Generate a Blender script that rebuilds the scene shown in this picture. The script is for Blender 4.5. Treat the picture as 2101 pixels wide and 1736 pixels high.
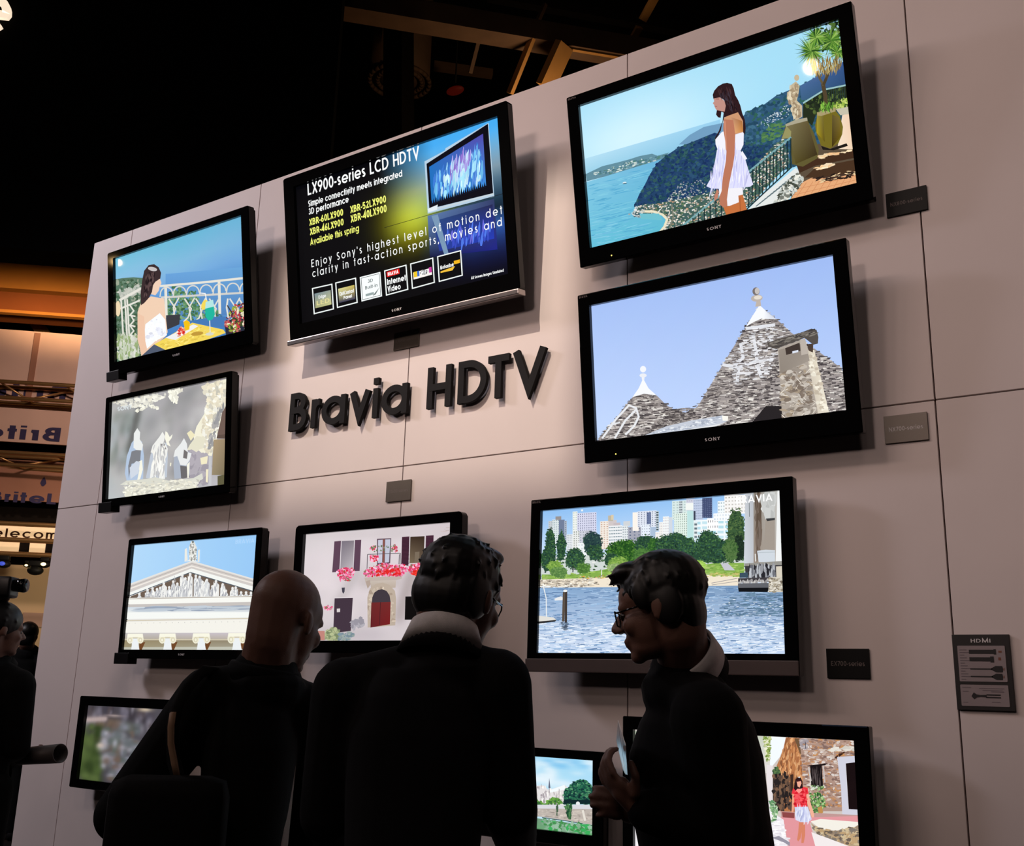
import bpy, bmesh, math, random
import numpy as np
from mathutils import Vector, Matrix
random.seed(7); np.random.seed(7)
SC = bpy.context.scene
COL = SC.collection
for o in list(bpy.data.objects): bpy.data.objects.remove(o)

# ------------------------------------------------------------------ camera
WALL_Y = 3.7223                 # front face of the display wall
FLOOR_TO_EYE = 1.41
cam_d = bpy.data.cameras.new('camera'); cam = bpy.data.objects.new('camera', cam_d); COL.objects.link(cam)
cam_d.sensor_fit = 'HORIZONTAL'; cam_d.sensor_width = 36.0; cam_d.lens = 36.0 * 2124.18 / 2101.0
cam_d.clip_start = 0.05; cam_d.clip_end = 200
R_, U_, F_ = Vector((.82533, .56398, .02757)), Vector((.11855, -.22081, .96809)), Vector((-.55206, .79572, .24910))
cam.matrix_world = Matrix(((R_.x, U_.x, -F_.x, 0), (R_.y, U_.y, -F_.y, 0), (R_.z, U_.z, -F_.z, FLOOR_TO_EYE), (0, 0, 0, 1)))
SC.camera = cam
SC.view_settings.view_transform = 'Standard'; SC.view_settings.look = 'None'
SC.view_settings.gamma = 1.0; SC.view_settings.exposure = 0.0; SC.view_settings.use_curve_mapping = False
SC.cycles.use_denoising = True
SC.cycles.max_bounces = 5

# ------------------------------------------------------------------ world: a dark exhibition hall
wd = bpy.data.worlds.new('hall_air'); SC.world = wd; wd.use_nodes = True
wd.node_tree.nodes['Background'].inputs[0].default_value = (.55, .42, .36, 1)
wd.node_tree.nodes['Background'].inputs[1].default_value = 0.004

# ------------------------------------------------------------------ stage lights (their housings are built further down)
def spot(name, loc, target, power, color, angle, blend=.6, radius=.1):
    d = bpy.data.lights.new(name, 'SPOT'); o = bpy.data.objects.new(name, d); COL.objects.link(o)
    d.energy = power; d.color = color; d.spot_size = math.radians(angle); d.spot_blend = blend; d.shadow_soft_size = radius
    o.location = loc
    o.rotation_euler = (Vector(target) - Vector(loc)).to_track_quat('-Z', 'Y').to_euler()
    return o
LAMP_KEY = Vector((-9.5, 0.3, 6.3))
LAMP_WASH = [Vector((x, -3.0, 7.5)) for x in (-8.0, -6.5, -5.0, -3.5)]
LAMP_SIGN = Vector((-3.20, -0.75, 7.35))
FILL_POWER, ROOF_POWER, FASCIA_POWER, BANNER_POWER, CREAM_POWER = 70, 42, 2000, 400, 240     # added ceiling fill, then bare unseen lights for roof and far hall
spot('key_light', LAMP_KEY, (-6.9, WALL_Y, 3.5), 760, (.98, .91, 1), 86, .8, .6)
for w_ in LAMP_WASH: spot('wash_light', w_, (-1.6 + .1 * (w_.x + 5.75), WALL_Y, 4.5), 190, (1, .75, .66), 48, .8, .40)
LAMP_FILL = [Vector((-1.5, -5.0, 5.0)), Vector((-2.3, -5.0, 5.0))]
for w_, x_ in zip(LAMP_FILL, (-1.0, -4.5)): spot('front_fill', w_, (x_, WALL_Y, 3.6), 360, (1, .77, .69), 36, .7, .40)  # added fill pair, softens the television shadows on the wall
spot('sign_light', LAMP_SIGN, (-3.2, WALL_Y, 2.95), 1180, (1, .84, .68), 26, .2, .012)

# ------------------------------------------------------------------ materials
def s2l(c):
    c = c / 255.0
    return c / 12.92 if c <= .04045 else ((c + .055) / 1.055) ** 2.4
def rgb(c):
    if isinstance(c, str):
        c = c.lstrip('#'); c = [int(c[i:i + 2], 16) for i in (0, 2, 4)]
    return tuple(s2l(x) for x in c[:3])
def mat(name, color, rough=.6, spec=.5, metal=0.0, var=.06, scale=12.0, bump=0.0, bscale=200.0, coat=0.0, emit=None, es=0.0):
    m = bpy.data.materials.new(name); m.use_nodes = True
    nt = m.node_tree; b = nt.nodes['Principled BSDF']
    c = rgb(color)
    tc = nt.nodes.new('ShaderNodeTexCoord')
    nz = nt.nodes.new('ShaderNodeTexNoise'); nz.inputs['Scale'].default_value = scale; nz.inputs['Detail'].default_value = 4
    nt.links.new(tc.outputs['Object'], nz.inputs['Vector'])
    rp = nt.nodes.new('ShaderNodeValToRGB')
    rp.color_ramp.elements[0].position = .3; rp.color_ramp.elements[1].position = .7
    rp.color_ramp.elements[0].color = tuple(x * (1 - var) for x in c) + (1,)
    rp.color_ramp.elements[1].color = tuple(min(1, x * (1 + var)) for x in c) + (1,)
    nt.links.new(nz.outputs['Fac'], rp.inputs['Fac']); nt.links.new(rp.outputs['Color'], b.inputs['Base Color'])
    b.inputs['Roughness'].default_value = rough; b.inputs['Metallic'].default_value = metal
    b.inputs['Specular IOR Level'].default_value = spec; b.inputs['Coat Weight'].default_value = coat
    if bump:
        n2 = nt.nodes.new('ShaderNodeTexNoise'); n2.inputs['Scale'].default_value = bscale
        nt.links.new(tc.outputs['Object'], n2.inputs['Vector'])
        bp = nt.nodes.new('ShaderNodeBump'); bp.inputs['Strength'].default_value = bump; bp.inputs['Distance'].default_value = .002
        nt.links.new(n2.outputs['Fac'], bp.inputs['Height']); nt.links.new(bp.outputs['Normal'], b.inputs['Normal'])
    if emit is not None:
        b.inputs['Emission Color'].default_value = rgb(emit) + (1,); b.inputs['Emission Strength'].default_value = es
    return m
M = {}
M['panel'] = mat('white_laminate', (226, 214, 212), .55, .35, var=.02, scale=3)
M['core'] = mat('dark_seam_board', (70, 48, 36), .9, .1)
M['gloss'] = mat('gloss_black_plastic', (8, 8, 9), .06, .25, var=.02)
M['satin'] = mat('satin_black_plastic', (14, 13, 15), .38, .4)
M['housing'] = mat('matt_black_plastic', (10, 10, 11), .7, .3)
M['alu'] = mat('brushed_aluminium', (176, 168, 166), .32, .5, metal=1.0, scale=40)
M['steel'] = mat('dark_steel', (60, 56, 56), .45, .5, metal=.8)
M['letter'] = mat('charcoal_foam_letter', (30, 29, 31), .85, .2, bump=.3, bscale=300)
M['white_print'] = mat('white_print', (215, 212, 214), .6, .3)
M['grey_print'] = mat('grey_print', (118, 108, 106), .6, .3)
M['acrylic'] = mat('smoked_black_acrylic', (6, 6, 7), .5, .2, var=.02)
M['acrylic_grey'] = mat('grey_mirror_acrylic', (104, 96, 88), .35, .4, metal=.2)
M['floor'] = mat('dark_carpet', (34, 30, 30), .95, .1, var=.3, scale=60, bump=.6, bscale=900)
M['ceiling'] = mat('hall_ceiling_paint', (20, 17, 15), .9, .2, var=.2)

# ------------------------------------------------------------------ mesh helpers
def link(o, parent=None):
    COL.objects.link(o)
    if parent is not None: o.parent = parent
    return o
def mesh(name, verts, faces, m=None, parent=None, smooth=False):
    me = bpy.data.meshes.new(name); me.from_pydata([tuple(v) for v in verts], [], [tuple(f) for f in faces]); me.update()
    if m is not None: me.materials.append(m)
    if smooth:
        for p in me.polygons: p.use_smooth = True
    return link(bpy.data.objects.new(name, me), parent)
def bobj(name, bm, m=None, parent=None, smooth=False):
    me = bpy.data.meshes.new(name); bmesh.ops.recalc_face_normals(bm, faces=bm.faces[:]); bm.to_mesh(me); bm.free()
    if m is not None: me.materials.append(m)
    if smooth:
        for p in me.polygons: p.use_smooth = True
    return link(bpy.data.objects.new(name, me), parent)
def empty(name, loc=(0, 0, 0), rot=(0, 0, 0), parent=None):
    o = bpy.data.objects.new(name, None); o.location = loc; o.rotation_euler = rot; o.empty_display_size = .1
    return link(o, parent)
def tag(o, label=None, cat=None, group=None, kind=None):
    if label: o['label'] = label
    if cat: o['category'] = cat
    if group: o['group'] = group
    if kind: o['kind'] = kind
    return o
def add_box(bm, lo, hi, bev=0.0, mtx=None):
    b2 = bmesh.new(); bmesh.ops.create_cube(b2, size=1)
    for v in b2.verts:
        v.co = Vector(((lo[i] + hi[i]) / 2 + v.co[i] * (hi[i] - lo[i]) for i in range(3)))
    if bev: bmesh.ops.bevel(b2, geom=b2.edges[:], offset=bev, segments=2, affect='EDGES', profile=.6)
    if mtx is not None: bmesh.ops.transform(b2, matrix=mtx, verts=b2.verts[:])
    merge(bm, b2)
def merge(bm, b2):
    mp = [bm.verts.new(v.co) for v in b2.verts]
    b2.verts.index_update()
    for f in b2.faces:
        try: bm.faces.new([mp[v.index] for v in f.verts])
        except ValueError: pass
    b2.free()
def box(name, lo, hi, m, parent=None, bev=0.0, mtx=None):
    bm = bmesh.new(); add_box(bm, lo, hi, bev, mtx); return bobj(name, bm, m, parent)
def frame_to(a, b):
    a, b = Vector(a), Vector(b); d = b - a
    q = d.to_track_quat('Z', 'Y')
    return Matrix.Translation(a) @ q.to_matrix().to_4x4(), d.length
def add_tube(bm, a, b, r0, r1=None, seg=12):
    r1 = r0 if r1 is None else r1
    mx, L = frame_to(a, b)
    b2 = bmesh.new(); bmesh.ops.create_cone(b2, cap_ends=True, segments=seg, radius1=r0, radius2=r1, depth=L)
    bmesh.ops.transform(b2, matrix=mx @ Matrix.Translation((0, 0, L / 2)), verts=b2.verts[:]); merge(bm, b2)
def tube(name, a, b, r0, m, parent=None, r1=None, seg=12):
    bm = bmesh.new(); add_tube(bm, a, b, r0, r1, seg); return bobj(name, bm, m, parent, True)
def add_lathe(bm, prof, seg=24, mtx=None):
    b2 = bmesh.new(); rings = []
    for r, z in prof:
        rings.append([b2.verts.new((r * math.cos(2 * math.pi * i / seg), r * math.sin(2 * math.pi * i / seg), z)) for i in range(seg)])
    for a, b in zip(rings, rings[1:]):
        for i in range(seg): b2.faces.new((a[i], a[(i + 1) % seg], b[(i + 1) % seg], b[i]))
    b2.faces.new(rings[0][::-1]); b2.faces.new(rings[-1])
    if mtx is not None: bmesh.ops.transform(b2, matrix=mtx, verts=b2.verts[:])
    merge(bm, b2)
def beam(name, a, b, w, h, m, parent=None, up=(0, 0, 1), bev=0.0):
    a, b = Vector(a), Vector(b); z = (b - a).normalized(); x = z.cross(Vector(up)).normalized(); y = x.cross(z)
    mx = Matrix((( x.x, z.x, y.x, a.x), (x.y, z.y, y.y, a.y), (x.z, z.z, y.z, a.z), (0, 0, 0, 1)))
    return box(name, (-w / 2, 0, -h / 2), (w / 2, (b - a).length, h / 2), m, parent, bev, mx)

def add_cap(bm, a, b, ra, rb, seg=14):
    """tapered limb with round ends"""
    mx, L = frame_to(a, b); prof = []
    for i in range(5): t = math.pi / 2 * (i / 4 - 1); prof.append((max(ra * math.cos(t), 1e-4), ra * math.sin(t)))
    for i in range(5): t = math.pi / 2 * (i / 4); prof.append((max(rb * math.cos(t), 1e-4), L + rb * math.sin(t)))
    add_lathe(bm, prof, seg, mx)
def add_ell(bm, c, r, mtx=None):
    b2 = bmesh.new(); bmesh.ops.create_uvsphere(b2, u_segments=20, v_segments=14, radius=1)
    m4 = Matrix.Translation(c) @ Matrix.Diagonal((r[0], r[1], r[2], 1))
    bmesh.ops.transform(b2, matrix=(mtx @ m4) if mtx is not None else m4, verts=b2.verts[:]); merge(bm, b2)
def add_loft(bm, rings, mtx=None, seg=28, sq=2.4):
    """rings (cx, cy, cz, rx, ry): a closed body of super-elliptic sections"""
    b2 = bmesh.new(); R = []
    for cx, cy, cz, rx, ry in rings:
        L = []
        for i in range(seg):
            a = 2 * math.pi * i / seg; c, s = math.cos(a), math.sin(a)
            L.append(b2.verts.new((cx + rx * math.copysign(abs(c) ** (2 / sq), c), cy + ry * math.copysign(abs(s) ** (2 / sq), s), cz)))
        R.append(L)
    for a, b in zip(R, R[1:]):
        for i in range(seg): b2.faces.new((a[i], a[(i + 1) % seg], b[(i + 1) % seg], b[i]))
    b2.faces.new(R[0][::-1]); b2.faces.new(R[-1])
    if mtx is not None: bmesh.ops.transform(b2, matrix=mtx, verts=b2.verts[:])
    merge(bm, b2)

# ------------------------------------------------------------------ a geometric stroke alphabet (round o, single-storey a)
def arc(cx, cy, rx, ry, a0, a1, n=18):
    return [(cx + rx * math.cos(math.radians(a0 + (a1 - a0) * i / n)), cy + ry * math.sin(math.radians(a0 + (a1 - a0) * i / n))) for i in range(n + 1)]
XH = .74
def glyph(ch, t):
    """centre lines of a character of cap height 1 drawn with stroke t: [(points, closed)], advance"""
    h = t / 2; T = 1 - h; B = h; r = XH / 2 - h; c = XH / 2; xr = XH - h
    S = lambda *p: (list(p), False)
    o = lambda cx=c, cy=c, rx=r, ry=r: (arc(cx, cy, rx, ry, 0, 360, 32)[:-1], True)
    def bowl(y0, y1, w):
        ry = (y1 - y0) / 2
        return ([(h, y1)] + arc(w - h - ry, (y0 + y1) / 2, ry, ry, 90, -90, 14) + [(h, y0)], False)
    g = {
     'A': ([S((h, 0), (.40, T), (.80 - h, 0)), S((.14, .27), (.66, .27))], .80),
     'B': ([S((h, 0), (h, 1)), bowl(.53, T, .52), bowl(B, .53, .58)], .60),
     'C': ([(arc(.42, .5, .42 - h, .5 - h, 48, 312, 26), False)], .74),
     'D': ([S((h, 0), (h, 1)), ([(h, T), (.26, T)] + arc(.26, .5, .42 - h, .5 - h, 90, -90, 20) + [(h, B)], False)], .70),
     'E': ([S((.48, T), (h, T), (h, B), (.48, B)), S((h, .52), (.45, .52))], .52),
     'F': ([S((.46, T), (h, T), (h, 0)), S((h, .5), (.43, .5))], .48),
     'G': ([(arc(.44, .5, .44 - h, .5 - h, 45, 360, 28) + [(.5, .5)], False)], .90),
     'H': ([S((h, 0), (h, 1)), S((.62 - h, 0), (.62 - h, 1)), S((h, .5), (.62 - h, .5))], .62),
     'I': ([S((h, 0), (h, 1))], t), 'J': ([S((.4 - h, 1), (.4 - h, .3)), (arc(.2, .25, .2 - h, .25 - h, 0, -180, 12), False)], .42),
     'K': ([S((h, 0), (h, 1)), S((h, .4), (.52, 1)), S((.2, .56), (.58, 0))], .58),
     'L': ([S((h, 1), (h, B), (.44, B))], .46),
     'M': ([S((h, 0), (h + .04, 1), (.45, .1), (.86 - h, 1), (.90 - h, 0))], .90),
     'N': ([S((h, 0), (h, T), (.66 - h, B), (.66 - h, 1))], .66),
     'O': ([o(.46, .5, .46 - h, .5 - h)], .92),
     'P': ([S((h, 0), (h, 1)), bowl(.42, T, .54)], .55),
     'Q': ([o(.46, .5, .46 - h, .5 - h), S((.5, .3), (.86, 0))], .92),
     'R': ([S((h, 0), (h, 1)), bowl(.45, T, .55), S((.30, .45), (.55, 0))], .57),
     'S': ([(arc(.25, .75 - h / 2, .25 - h, .25 - h / 2, 40, 270, 16) + arc(.25, .25, .25 - h, .25 - h / 2 * 0 - h, 90, -145, 16), False)], .50),
     'T': ([S((0, T), (.50, T)), S((.25, 0), (.25, T))], .50),
     'U': ([([(h, 1), (h, .3)] + arc(.29, .29, .29 - h, .29 - h, 180, 360, 16) + [(.58 - h, 1)], False)], .58),
     'V': ([S((h * .9, 1), (.35, h), (.70 - h * .9, 1))], .70),
     'W': ([S((h, 1), (.27, h), (.50, .95), (.73, h), (1 - h, 1))], 1.0),
     'X': ([S((h, 0), (.56, 1)), S((h, 1), (.56, 0))], .60),
     'Y': ([S((h, 1), (.29, .45), (.58 - h, 1)), S((.29, 0), (.29, .45))], .58),
     'Z': ([S((.03, T), (.50, T), (.06, B), (.54, B))], .55),
     'a': ([o(), S((xr, 0), (xr, XH))], XH), 'b': ([o(), S((h, 0), (h, 1))], XH),
     'c': ([(arc(c, c, r, r, 42, 318, 22), False)], .66), 'd': ([o(), S((xr, 0), (xr, 1))], XH),
     'e': ([([(h, c - .02), (xr - .01, c - .02)] + arc(c, c, r, r, 0, 318, 26), False)], XH),
     'f': ([([(.17, 0), (.17, .78)] + arc(.17 + .14, .80, .14, .20 - h, 180, 95, 8), False), S((.02, XH - h), (.32, XH - h))], .32),
     'g': ([o(), ([(xr, XH), (xr, -.05)] + arc(c, -.05, r, .20, 0, -150, 14), False)], XH),
     'h': ([S((h, 0), (h, 1)), (arc(.27, .46, .27 - h, .28 - h, 180, 0, 14) + [(.54 - h, 0)], False)], .55),
     'i': ([S((h, 0), (h, XH)), S((h, .87), (h, 1.0))], t), 'j': ([S((.12, XH), (.12, -.2), (0, -.25)), S((.12, .87), (.12, 1))], .16),
     'k': ([S((h, 0), (h, 1)), S((h, .3), (.44, XH)), S((.17, .42), (.48, 0))], .48),
     'l': ([S((h, 0), (h, 1))], t),
     'm': ([S((h, 0), (h, XH)), (arc(.25, .48, .25 - h, .26 - h, 180, 0, 12) + [(.50 - h, 0)], False),
            (arc(.25 + .50 - t, .48, .25 - h, .26 - h, 180, 0, 12) + [(1.0 - h - t, 0)], False)], 1.0 - t),
     'n': ([S((h, 0), (h, XH)), (arc(.27, .46, .27 - h, .28 - h, 180, 0, 14) + [(.54 - h, 0)], False)], .55),
     'o': ([o()], XH), 'p': ([o(), S((h, XH), (h, -.26))], XH), 'q': ([o(), S((xr, XH), (xr, -.26))], XH),
     'r': ([S((h, 0), (h, XH)), (arc(.25, .46, .25 - h, .28 - h, 180, 88, 8), False)], .30),
     's': ([(arc(.20, .55 - h / 3, .20 - h, .19 - h * .8, 35, 270, 14) + arc(.20, .20, .20 - h, .20 - h, 90, -145, 14), False)], .41),
     't': ([S((.15, 0), (.15, .96)), S((0, XH - h), (.31, XH - h))], .31),
     'u': ([([(h, XH), (h, .28)] + arc(.26, .27, .26 - h, .27 - h, 180, 360, 14) + [(.52 - h, XH)], False)], .53),
     'v': ([S((h * .8, XH), (.27, h), (.54 - h * .8, XH))], .54),
     'w': ([S((h * .8, XH), (.21, h), (.40, XH - .05), (.59, h), (.80 - h * .8, XH))], .80),
     'x': ([S((h, 0), (.44, XH)), S((h, XH), (.44, 0))], .48),
     'y': ([S((h * .8, XH), (.28, .06)), S((.52 - h * .4, XH), (.17, -.26))], .53),
     'z': ([S((.03, XH - h), (.38, XH - h), (.05, B), (.42, B))], .44),
     '0': ([o(.28, .5, .28 - h, .5 - h)], .56), '1': ([S((.05, .86), (.22, T), (.22, 0))], .40),
     '2': ([(arc(.27, .72, .25 - h, .28 - h, 170, -30, 12) + [(.08, B), (.52, B)], False)], .55),
     '3': ([(arc(.26, .75 - h / 2, .22 - h, .25 - h / 2, 150, -90, 12), False), (arc(.26, .27, .26 - h, .26 - h, 90, -160, 14), False)], .55),
     '4': ([S((.42, 0), (.42, T), (.04, .26), (.56, .26))], .57),
     '5': ([([(.48, T), (.14, T), (.08, .52)] + arc(.26, .33, .28 - h, .33 - h, 125, -150, 16), False)], .56),
     '6': ([o(.28, .30, .28 - h, .30 - h), S((.06, .40), (.38, 1))], .56),
     '7': ([S((.02, T), (.48, T), (.16, 0))], .50),
     '8': ([o(.27, .75 - h / 2, .22 - h, .25 - h / 2), o(.27, .27, .27 - h, .27 - h)], .55),
     '9': ([o(.28, .70, .28 - h, .30 - h), S((.50, .60), (.18, 0))], .56),
     '-': ([S((0, .36), (.26, .36))], .27), "'": ([S((h, .72), (h, 1))], t), ',': ([S((h + .03, .12), (0, -.14))], t + .03),
     '.': ([S((h, 0), (h, t))], t), ' ': ([], .30),
    }
    return g[ch]
def ribbon(pts, closed, t):
    """outline strips of a centre line: list of quads in 2-D with mitred joints"""
    P = [np.array(p, float) for p in pts]; P = [q for i, q in enumerate(P) if i == 0 or np.linalg.norm(q - P[i - 1]) > 1e-6]; n = len(P); Lf, Rt = [], []
    for i in range(n):
        a = P[i - 1] if (i > 0 or closed) else None
        b = P[(i + 1) % n] if (i < n - 1 or closed) else None
        d0 = (P[i] - a) if a is not None else (b - P[i]); d1 = (b - P[i]) if b is not None else d0
        d0 = d0 / (np.linalg.norm(d0) + 1e-9); d1 = d1 / (np.linalg.norm(d1) + 1e-9)
        n0 = np.array([-d0[1], d0[0]]); n1 = np.array([-d1[1], d1[0]]); mv = n0 + n1; q = mv @ mv
        mv = n0 if q < .15 else mv * 2 / q
        Lf.append(P[i] + mv * t / 2); Rt.append(P[i] - mv * t / 2)
    m = n if closed else n - 1
    return [(Rt[i], Rt[(i + 1) % n], Lf[(i + 1) % n], Lf[i]) for i in range(m)]
def text_quads(s, size, t=.12, gap=.10, x=0, y=0, stretch=1.0, fit=None, tk=None):
    """2-D quads of a line of text, cap height size; fit scales the line to that width"""
    out = []; pen = 0.0
    for ch in s:
        strokes, adv = glyph(ch, t)
        for pts, cl in strokes:
            for q in ribbon(pts, cl, tk or t): out.append([(pen + a, b) for a, b in q])
        pen += adv + gap
    w = (pen - gap); sx = size * stretch if fit is None else fit / w
    return [[(x + a * sx, y + b * size) for a, b in q] for q in out], w * sx
def text_obj(name, quads, place, depth, m, parent=None):
    """flat or raised lettering: place(x, y, d) gives the point on a surface, d along its outward normal"""
    vs, fs = [], []
    for q in quads:
        k = len(vs); vs += [place(a, b, depth) for a, b in q]
        fs.append((k, k + 1, k + 2, k + 3))
        if depth > .004:
            vs += [place(a, b, 0) for a, b in q]
            fs += [(k + i, k + 4 + i, k + 4 + (i + 1) % 4, k + (i + 1) % 4) for i in range(4)] + [(k + 7, k + 6, k + 5, k + 4)]
    return mesh(name, vs, fs, m, parent)
# ------------------------------------------------------------------ the hall and the display wall
def pt_y(px, py, Y):
    """a point on the vertical plane y = Y, read off the photograph while measuring up the hall"""
    d = F_ + R_ * ((px - 1050.5) / 2124.18) - U_ * ((py - 868.0) / 2124.18)
    return Vector((0, 0, FLOOR_TO_EYE)) + d * (Y / d.y)
def pt_z(px, py, Z):
    d = F_ + R_ * ((px - 1050.5) / 2124.18) - U_ * ((py - 868.0) / 2124.18)
    return Vector((0, 0, FLOOR_TO_EYE)) + d * ((Z - FLOOR_TO_EYE) / d.z)
tag(box('floor', (-45, -30, -.1), (20, 40, 0), M['floor']), kind='structure')
tag(box('ceiling', (-45, -30, 13), (20, 40, 13.2), M['ceiling']), kind='structure')
WL, WT = -6.069, FLOOR_TO_EYE + 2.8508
S0, PW, ZM = -5.6538, 1.22, FLOOR_TO_EYE + 1.0282
wall = box('wall_back', (WL, WALL_Y + .018, .0), (3.0, WALL_Y + .30, WT - .002), M['core']); tag(wall, kind='structure')
xs = [WL] + [S0 + i * PW for i in range(7)] + [3.0]
GAP = .0028
for i in range(len(xs) - 1):
    for z0, z1 in ((.0, ZM), (ZM, WT)):
        lo = (xs[i] + (GAP if i else 0), WALL_Y, z0 + (GAP if z0 else 0)); hi = (xs[i + 1] - GAP, WALL_Y + .018, z1 - (GAP if z0 == 0 else 0))
        box('panel', lo, hi, M['panel'], wall, .0012)

# ------------------------------------------------------------------ televisions
def rrect(x0, x1, z0, z1, r, n=5):
    pts = []
    for cx, cz, a in ((x1 - r, z1 - r, 0), (x0 + r, z1 - r, 90), (x0 + r, z0 + r, 180), (x1 - r, z0 + r, 270)):
        pts += [(cx + r * math.cos(math.radians(a + 90 * i / n)), cz + r * math.sin(math.radians(a + 90 * i / n))) for i in range(n + 1)]
    return pts
def ring_frame(name, out, inn, r, y0, y1, m, parent, ch=.004):
    """a picture-frame moulding: outer rounded rectangle, inner opening, front at y0, back at y1"""
    O = rrect(*out, r); n = len(O); O2 = rrect(out[0] + ch, out[1] - ch, out[2] + ch, out[3] - ch, max(r - ch, .001))
    I = [(min(max(x, inn[0]), inn[1]), min(max(z, inn[2]), inn[3])) for x, z in O]
    I = rrect(*inn, .0015)
    loops = [[(x, y1, z) for x, z in O], [(x, y0 + ch, z) for x, z in O], [(x, y0, z) for x, z in O2],
             [(x, y0, z) for x, z in I], [(x, y1, z) for x, z in I]]
    vs = [v for L in loops for v in L]; fs = []
    for k in range(4):
        for i in range(n):
            j = (i + 1) % n; fs.append((k * n + i, k * n + j, (k + 1) * n + j, (k + 1) * n + i))
    o = mesh(name, vs, fs, m, parent)
    bm = bmesh.new(); bm.from_mesh(o.data); bmesh.ops.recalc_face_normals(bm, faces=bm.faces[:]); bm.to_mesh(o.data); bm.free()
    return o
def maker_quads(width, x=0, z=0, t=.17):
    q, w = text_quads('SONY', 1.0, t, .22)
    ser = []
    for cx, cy in ((1.96, 0), (1.96, 1), (2.42, 1), (2.84, 1), (3.22, 1), (3.03, 0)):
        cy = cy + (.06 if cy == 0 else -.06); ser.append([(cx - .14, cy - .06), (cx + .14, cy - .06), (cx + .14, cy + .06), (cx - .14, cy + .06)])
    k = width / w; kz = width * .19
    return [[(x - width / 2 + a * k, z + b * kz) for a, b in qq] for qq in q + ser]
M['led'] = mat('amber_led', (255, 220, 90), .5, emit=(255, 225, 110), es=2.0)
M['picture'] = m = bpy.data.materials.new('lit_screen_picture'); m.use_nodes = True
_b = m.node_tree.nodes['Principled BSDF']; _a = m.node_tree.nodes.new('ShaderNodeAttribute'); _a.attribute_name = 'Col'
_b.inputs['Base Color'].default_value = (.004, .004, .004, 1); _b.inputs['Roughness'].default_value = .03; _b.inputs['Specular IOR Level'].default_value = .35
m.node_tree.links.new(_a.outputs['Color'], _b.inputs['Emission Color']); _b.inputs['Emission Strength'].default_value = 1.06
m.cycles.emission_sampling = 'NONE'
TVS = {}
def television(key, u, z, w, tilt, d, L, Rr, T, B, label, corners, r=.008, alu=False, foot=False, logo=.062, led=None, front='gloss', strip=None, tag_logo=False):
    root = empty('television', (u, WALL_Y - d, z), (tilt, 0, 0)); tag(root, label, 'television', 'televisions on the display wall')
    h = w * 9 / 16
    out = (-w / 2 - L, w / 2 + Rr, -B, h + T); inn = (-w / 2, w / 2, 0, h)
    ring_frame('bezel', out, inn, r, -.012, .03, M[front], root)
    bm = bmesh.new(); add_box(bm, (out[0] + .012, .028, out[2] + .012), (out[1] - .012, .052, out[3] - .012), .006)
    add_box(bm, (out[0] + .10, .05, out[2] + .05), (out[1] - .10, .085, out[3] - .12), .012)
    bobj('housing', bm, M['housing'], root)
    mx = Matrix.LocRotScale(Vector((u, WALL_Y - d, z)), Matrix.Rotation(tilt, 3, 'X').to_quaternion(), None); inv = mx.inverted()
    vs = []
    for sx in (-1, 1):
        for sz in (.22, .72):
            p = Vector((sx * w * .22, .08, h * sz)); vs.append(p)
            q = mx @ p; q.y = WALL_Y; vs.append(inv @ q)
    mesh('wall_mount', vs, [(0, 4, 6, 2), (1, 3, 7, 5), (0, 2, 3, 1), (4, 5, 7, 6), (0, 1, 5, 4), (2, 6, 7, 3)], M['steel'], root)
    scr = box('screen', (-w / 2 - .003, .0075, -.003), (w / 2 + .003, .02, h + .003), M['gloss'], root)
    place = lambda x, y, dd: (x, -.0125 - dd, y)
    if logo: text_obj('maker_logo', maker_quads(logo, 0, -B * .62), place, .0004, M['white_print'], root)
    if tag_logo:
        q, _ = text_quads('BRAVIA', .009, .16, .16, x=out[0] + .010, y=out[3] - .016); text_obj('series_logo', q, place, .0004, M['grey_print'], root)
    if led is not None:
        bm = bmesh.new(); bmesh.ops.create_uvsphere(bm, u_segments=10, v_segments=6, radius=.0028); bmesh.ops.translate(bm, vec=(led, -.0125, -B * .72), verts=bm.verts[:])
        bobj('standby_lamp', bm, M['led'], root, True)
    if alu: box('bottom_bar', (out[0] - .002, -.03, out[2] - .026), (out[1] + .002, .03, out[2] + .001), M['alu'], root, .005)
    if strip: box('lower_strip', (out[0], -.020, out[2]), (out[1], -.0115, out[2] + strip), M['strip'], root, .003)
    if foot: box('corner_foot', (out[0] - .022, -.016, out[2] - .030), (out[0] + .10, .045, out[2] + .03), M['satin'], root, .003)
    TVS[key] = dict(root=root, scr=scr, w=w, h=h, corners=corners)
    return root
M['strip'] = mat('brown_grey_speaker_grille', (74, 62, 60), .45, .4)
Z = FLOOR_TO_EYE
television('tv1', -4.883, 3.284, 1.166, .159, .12, .057, .062, .044, .082, 'black television showing a woman in white at a cafe table, top left of the wall',
           [(234.8, 529.5), (497.5, 443.8), (505.3, 677.6), (238.3, 744.9)], r=.014, foot=True)
television('tv2', -3.192, 3.237, 1.328, .168, .133, .0775, .0595, .060, .082, 'large black television showing a page of white and yellow text',
           [(605.1, 383.6), (1022.9, 238), (1044, 564), (617.8, 665.3)], r=.014, alu=True)
television('tv3', -1.535, 3.272, 1.144, .178, .12, .058, .054, .052, .076, 'black television showing a woman in a white top on a terrace above a bay',
           [(1187.5, 211.6), (1721.7, 46.4), (1761.1, 380.5), (1211.3, 506)], r=.006, led=-.47, tag_logo=True, front='gloss')
television('tv4', -1.560, 2.406, 1.026, .104, .12, .056, .052, .054, .086, 'black television showing conical stone roofs and a chimney under a blue sky',
           [(1212.3, 624.8), (1710.6, 525.3), (1738, 842.7), (1224.2, 906.9)], r=.005, led=-.42, tag_logo=True, front='gloss')
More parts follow.
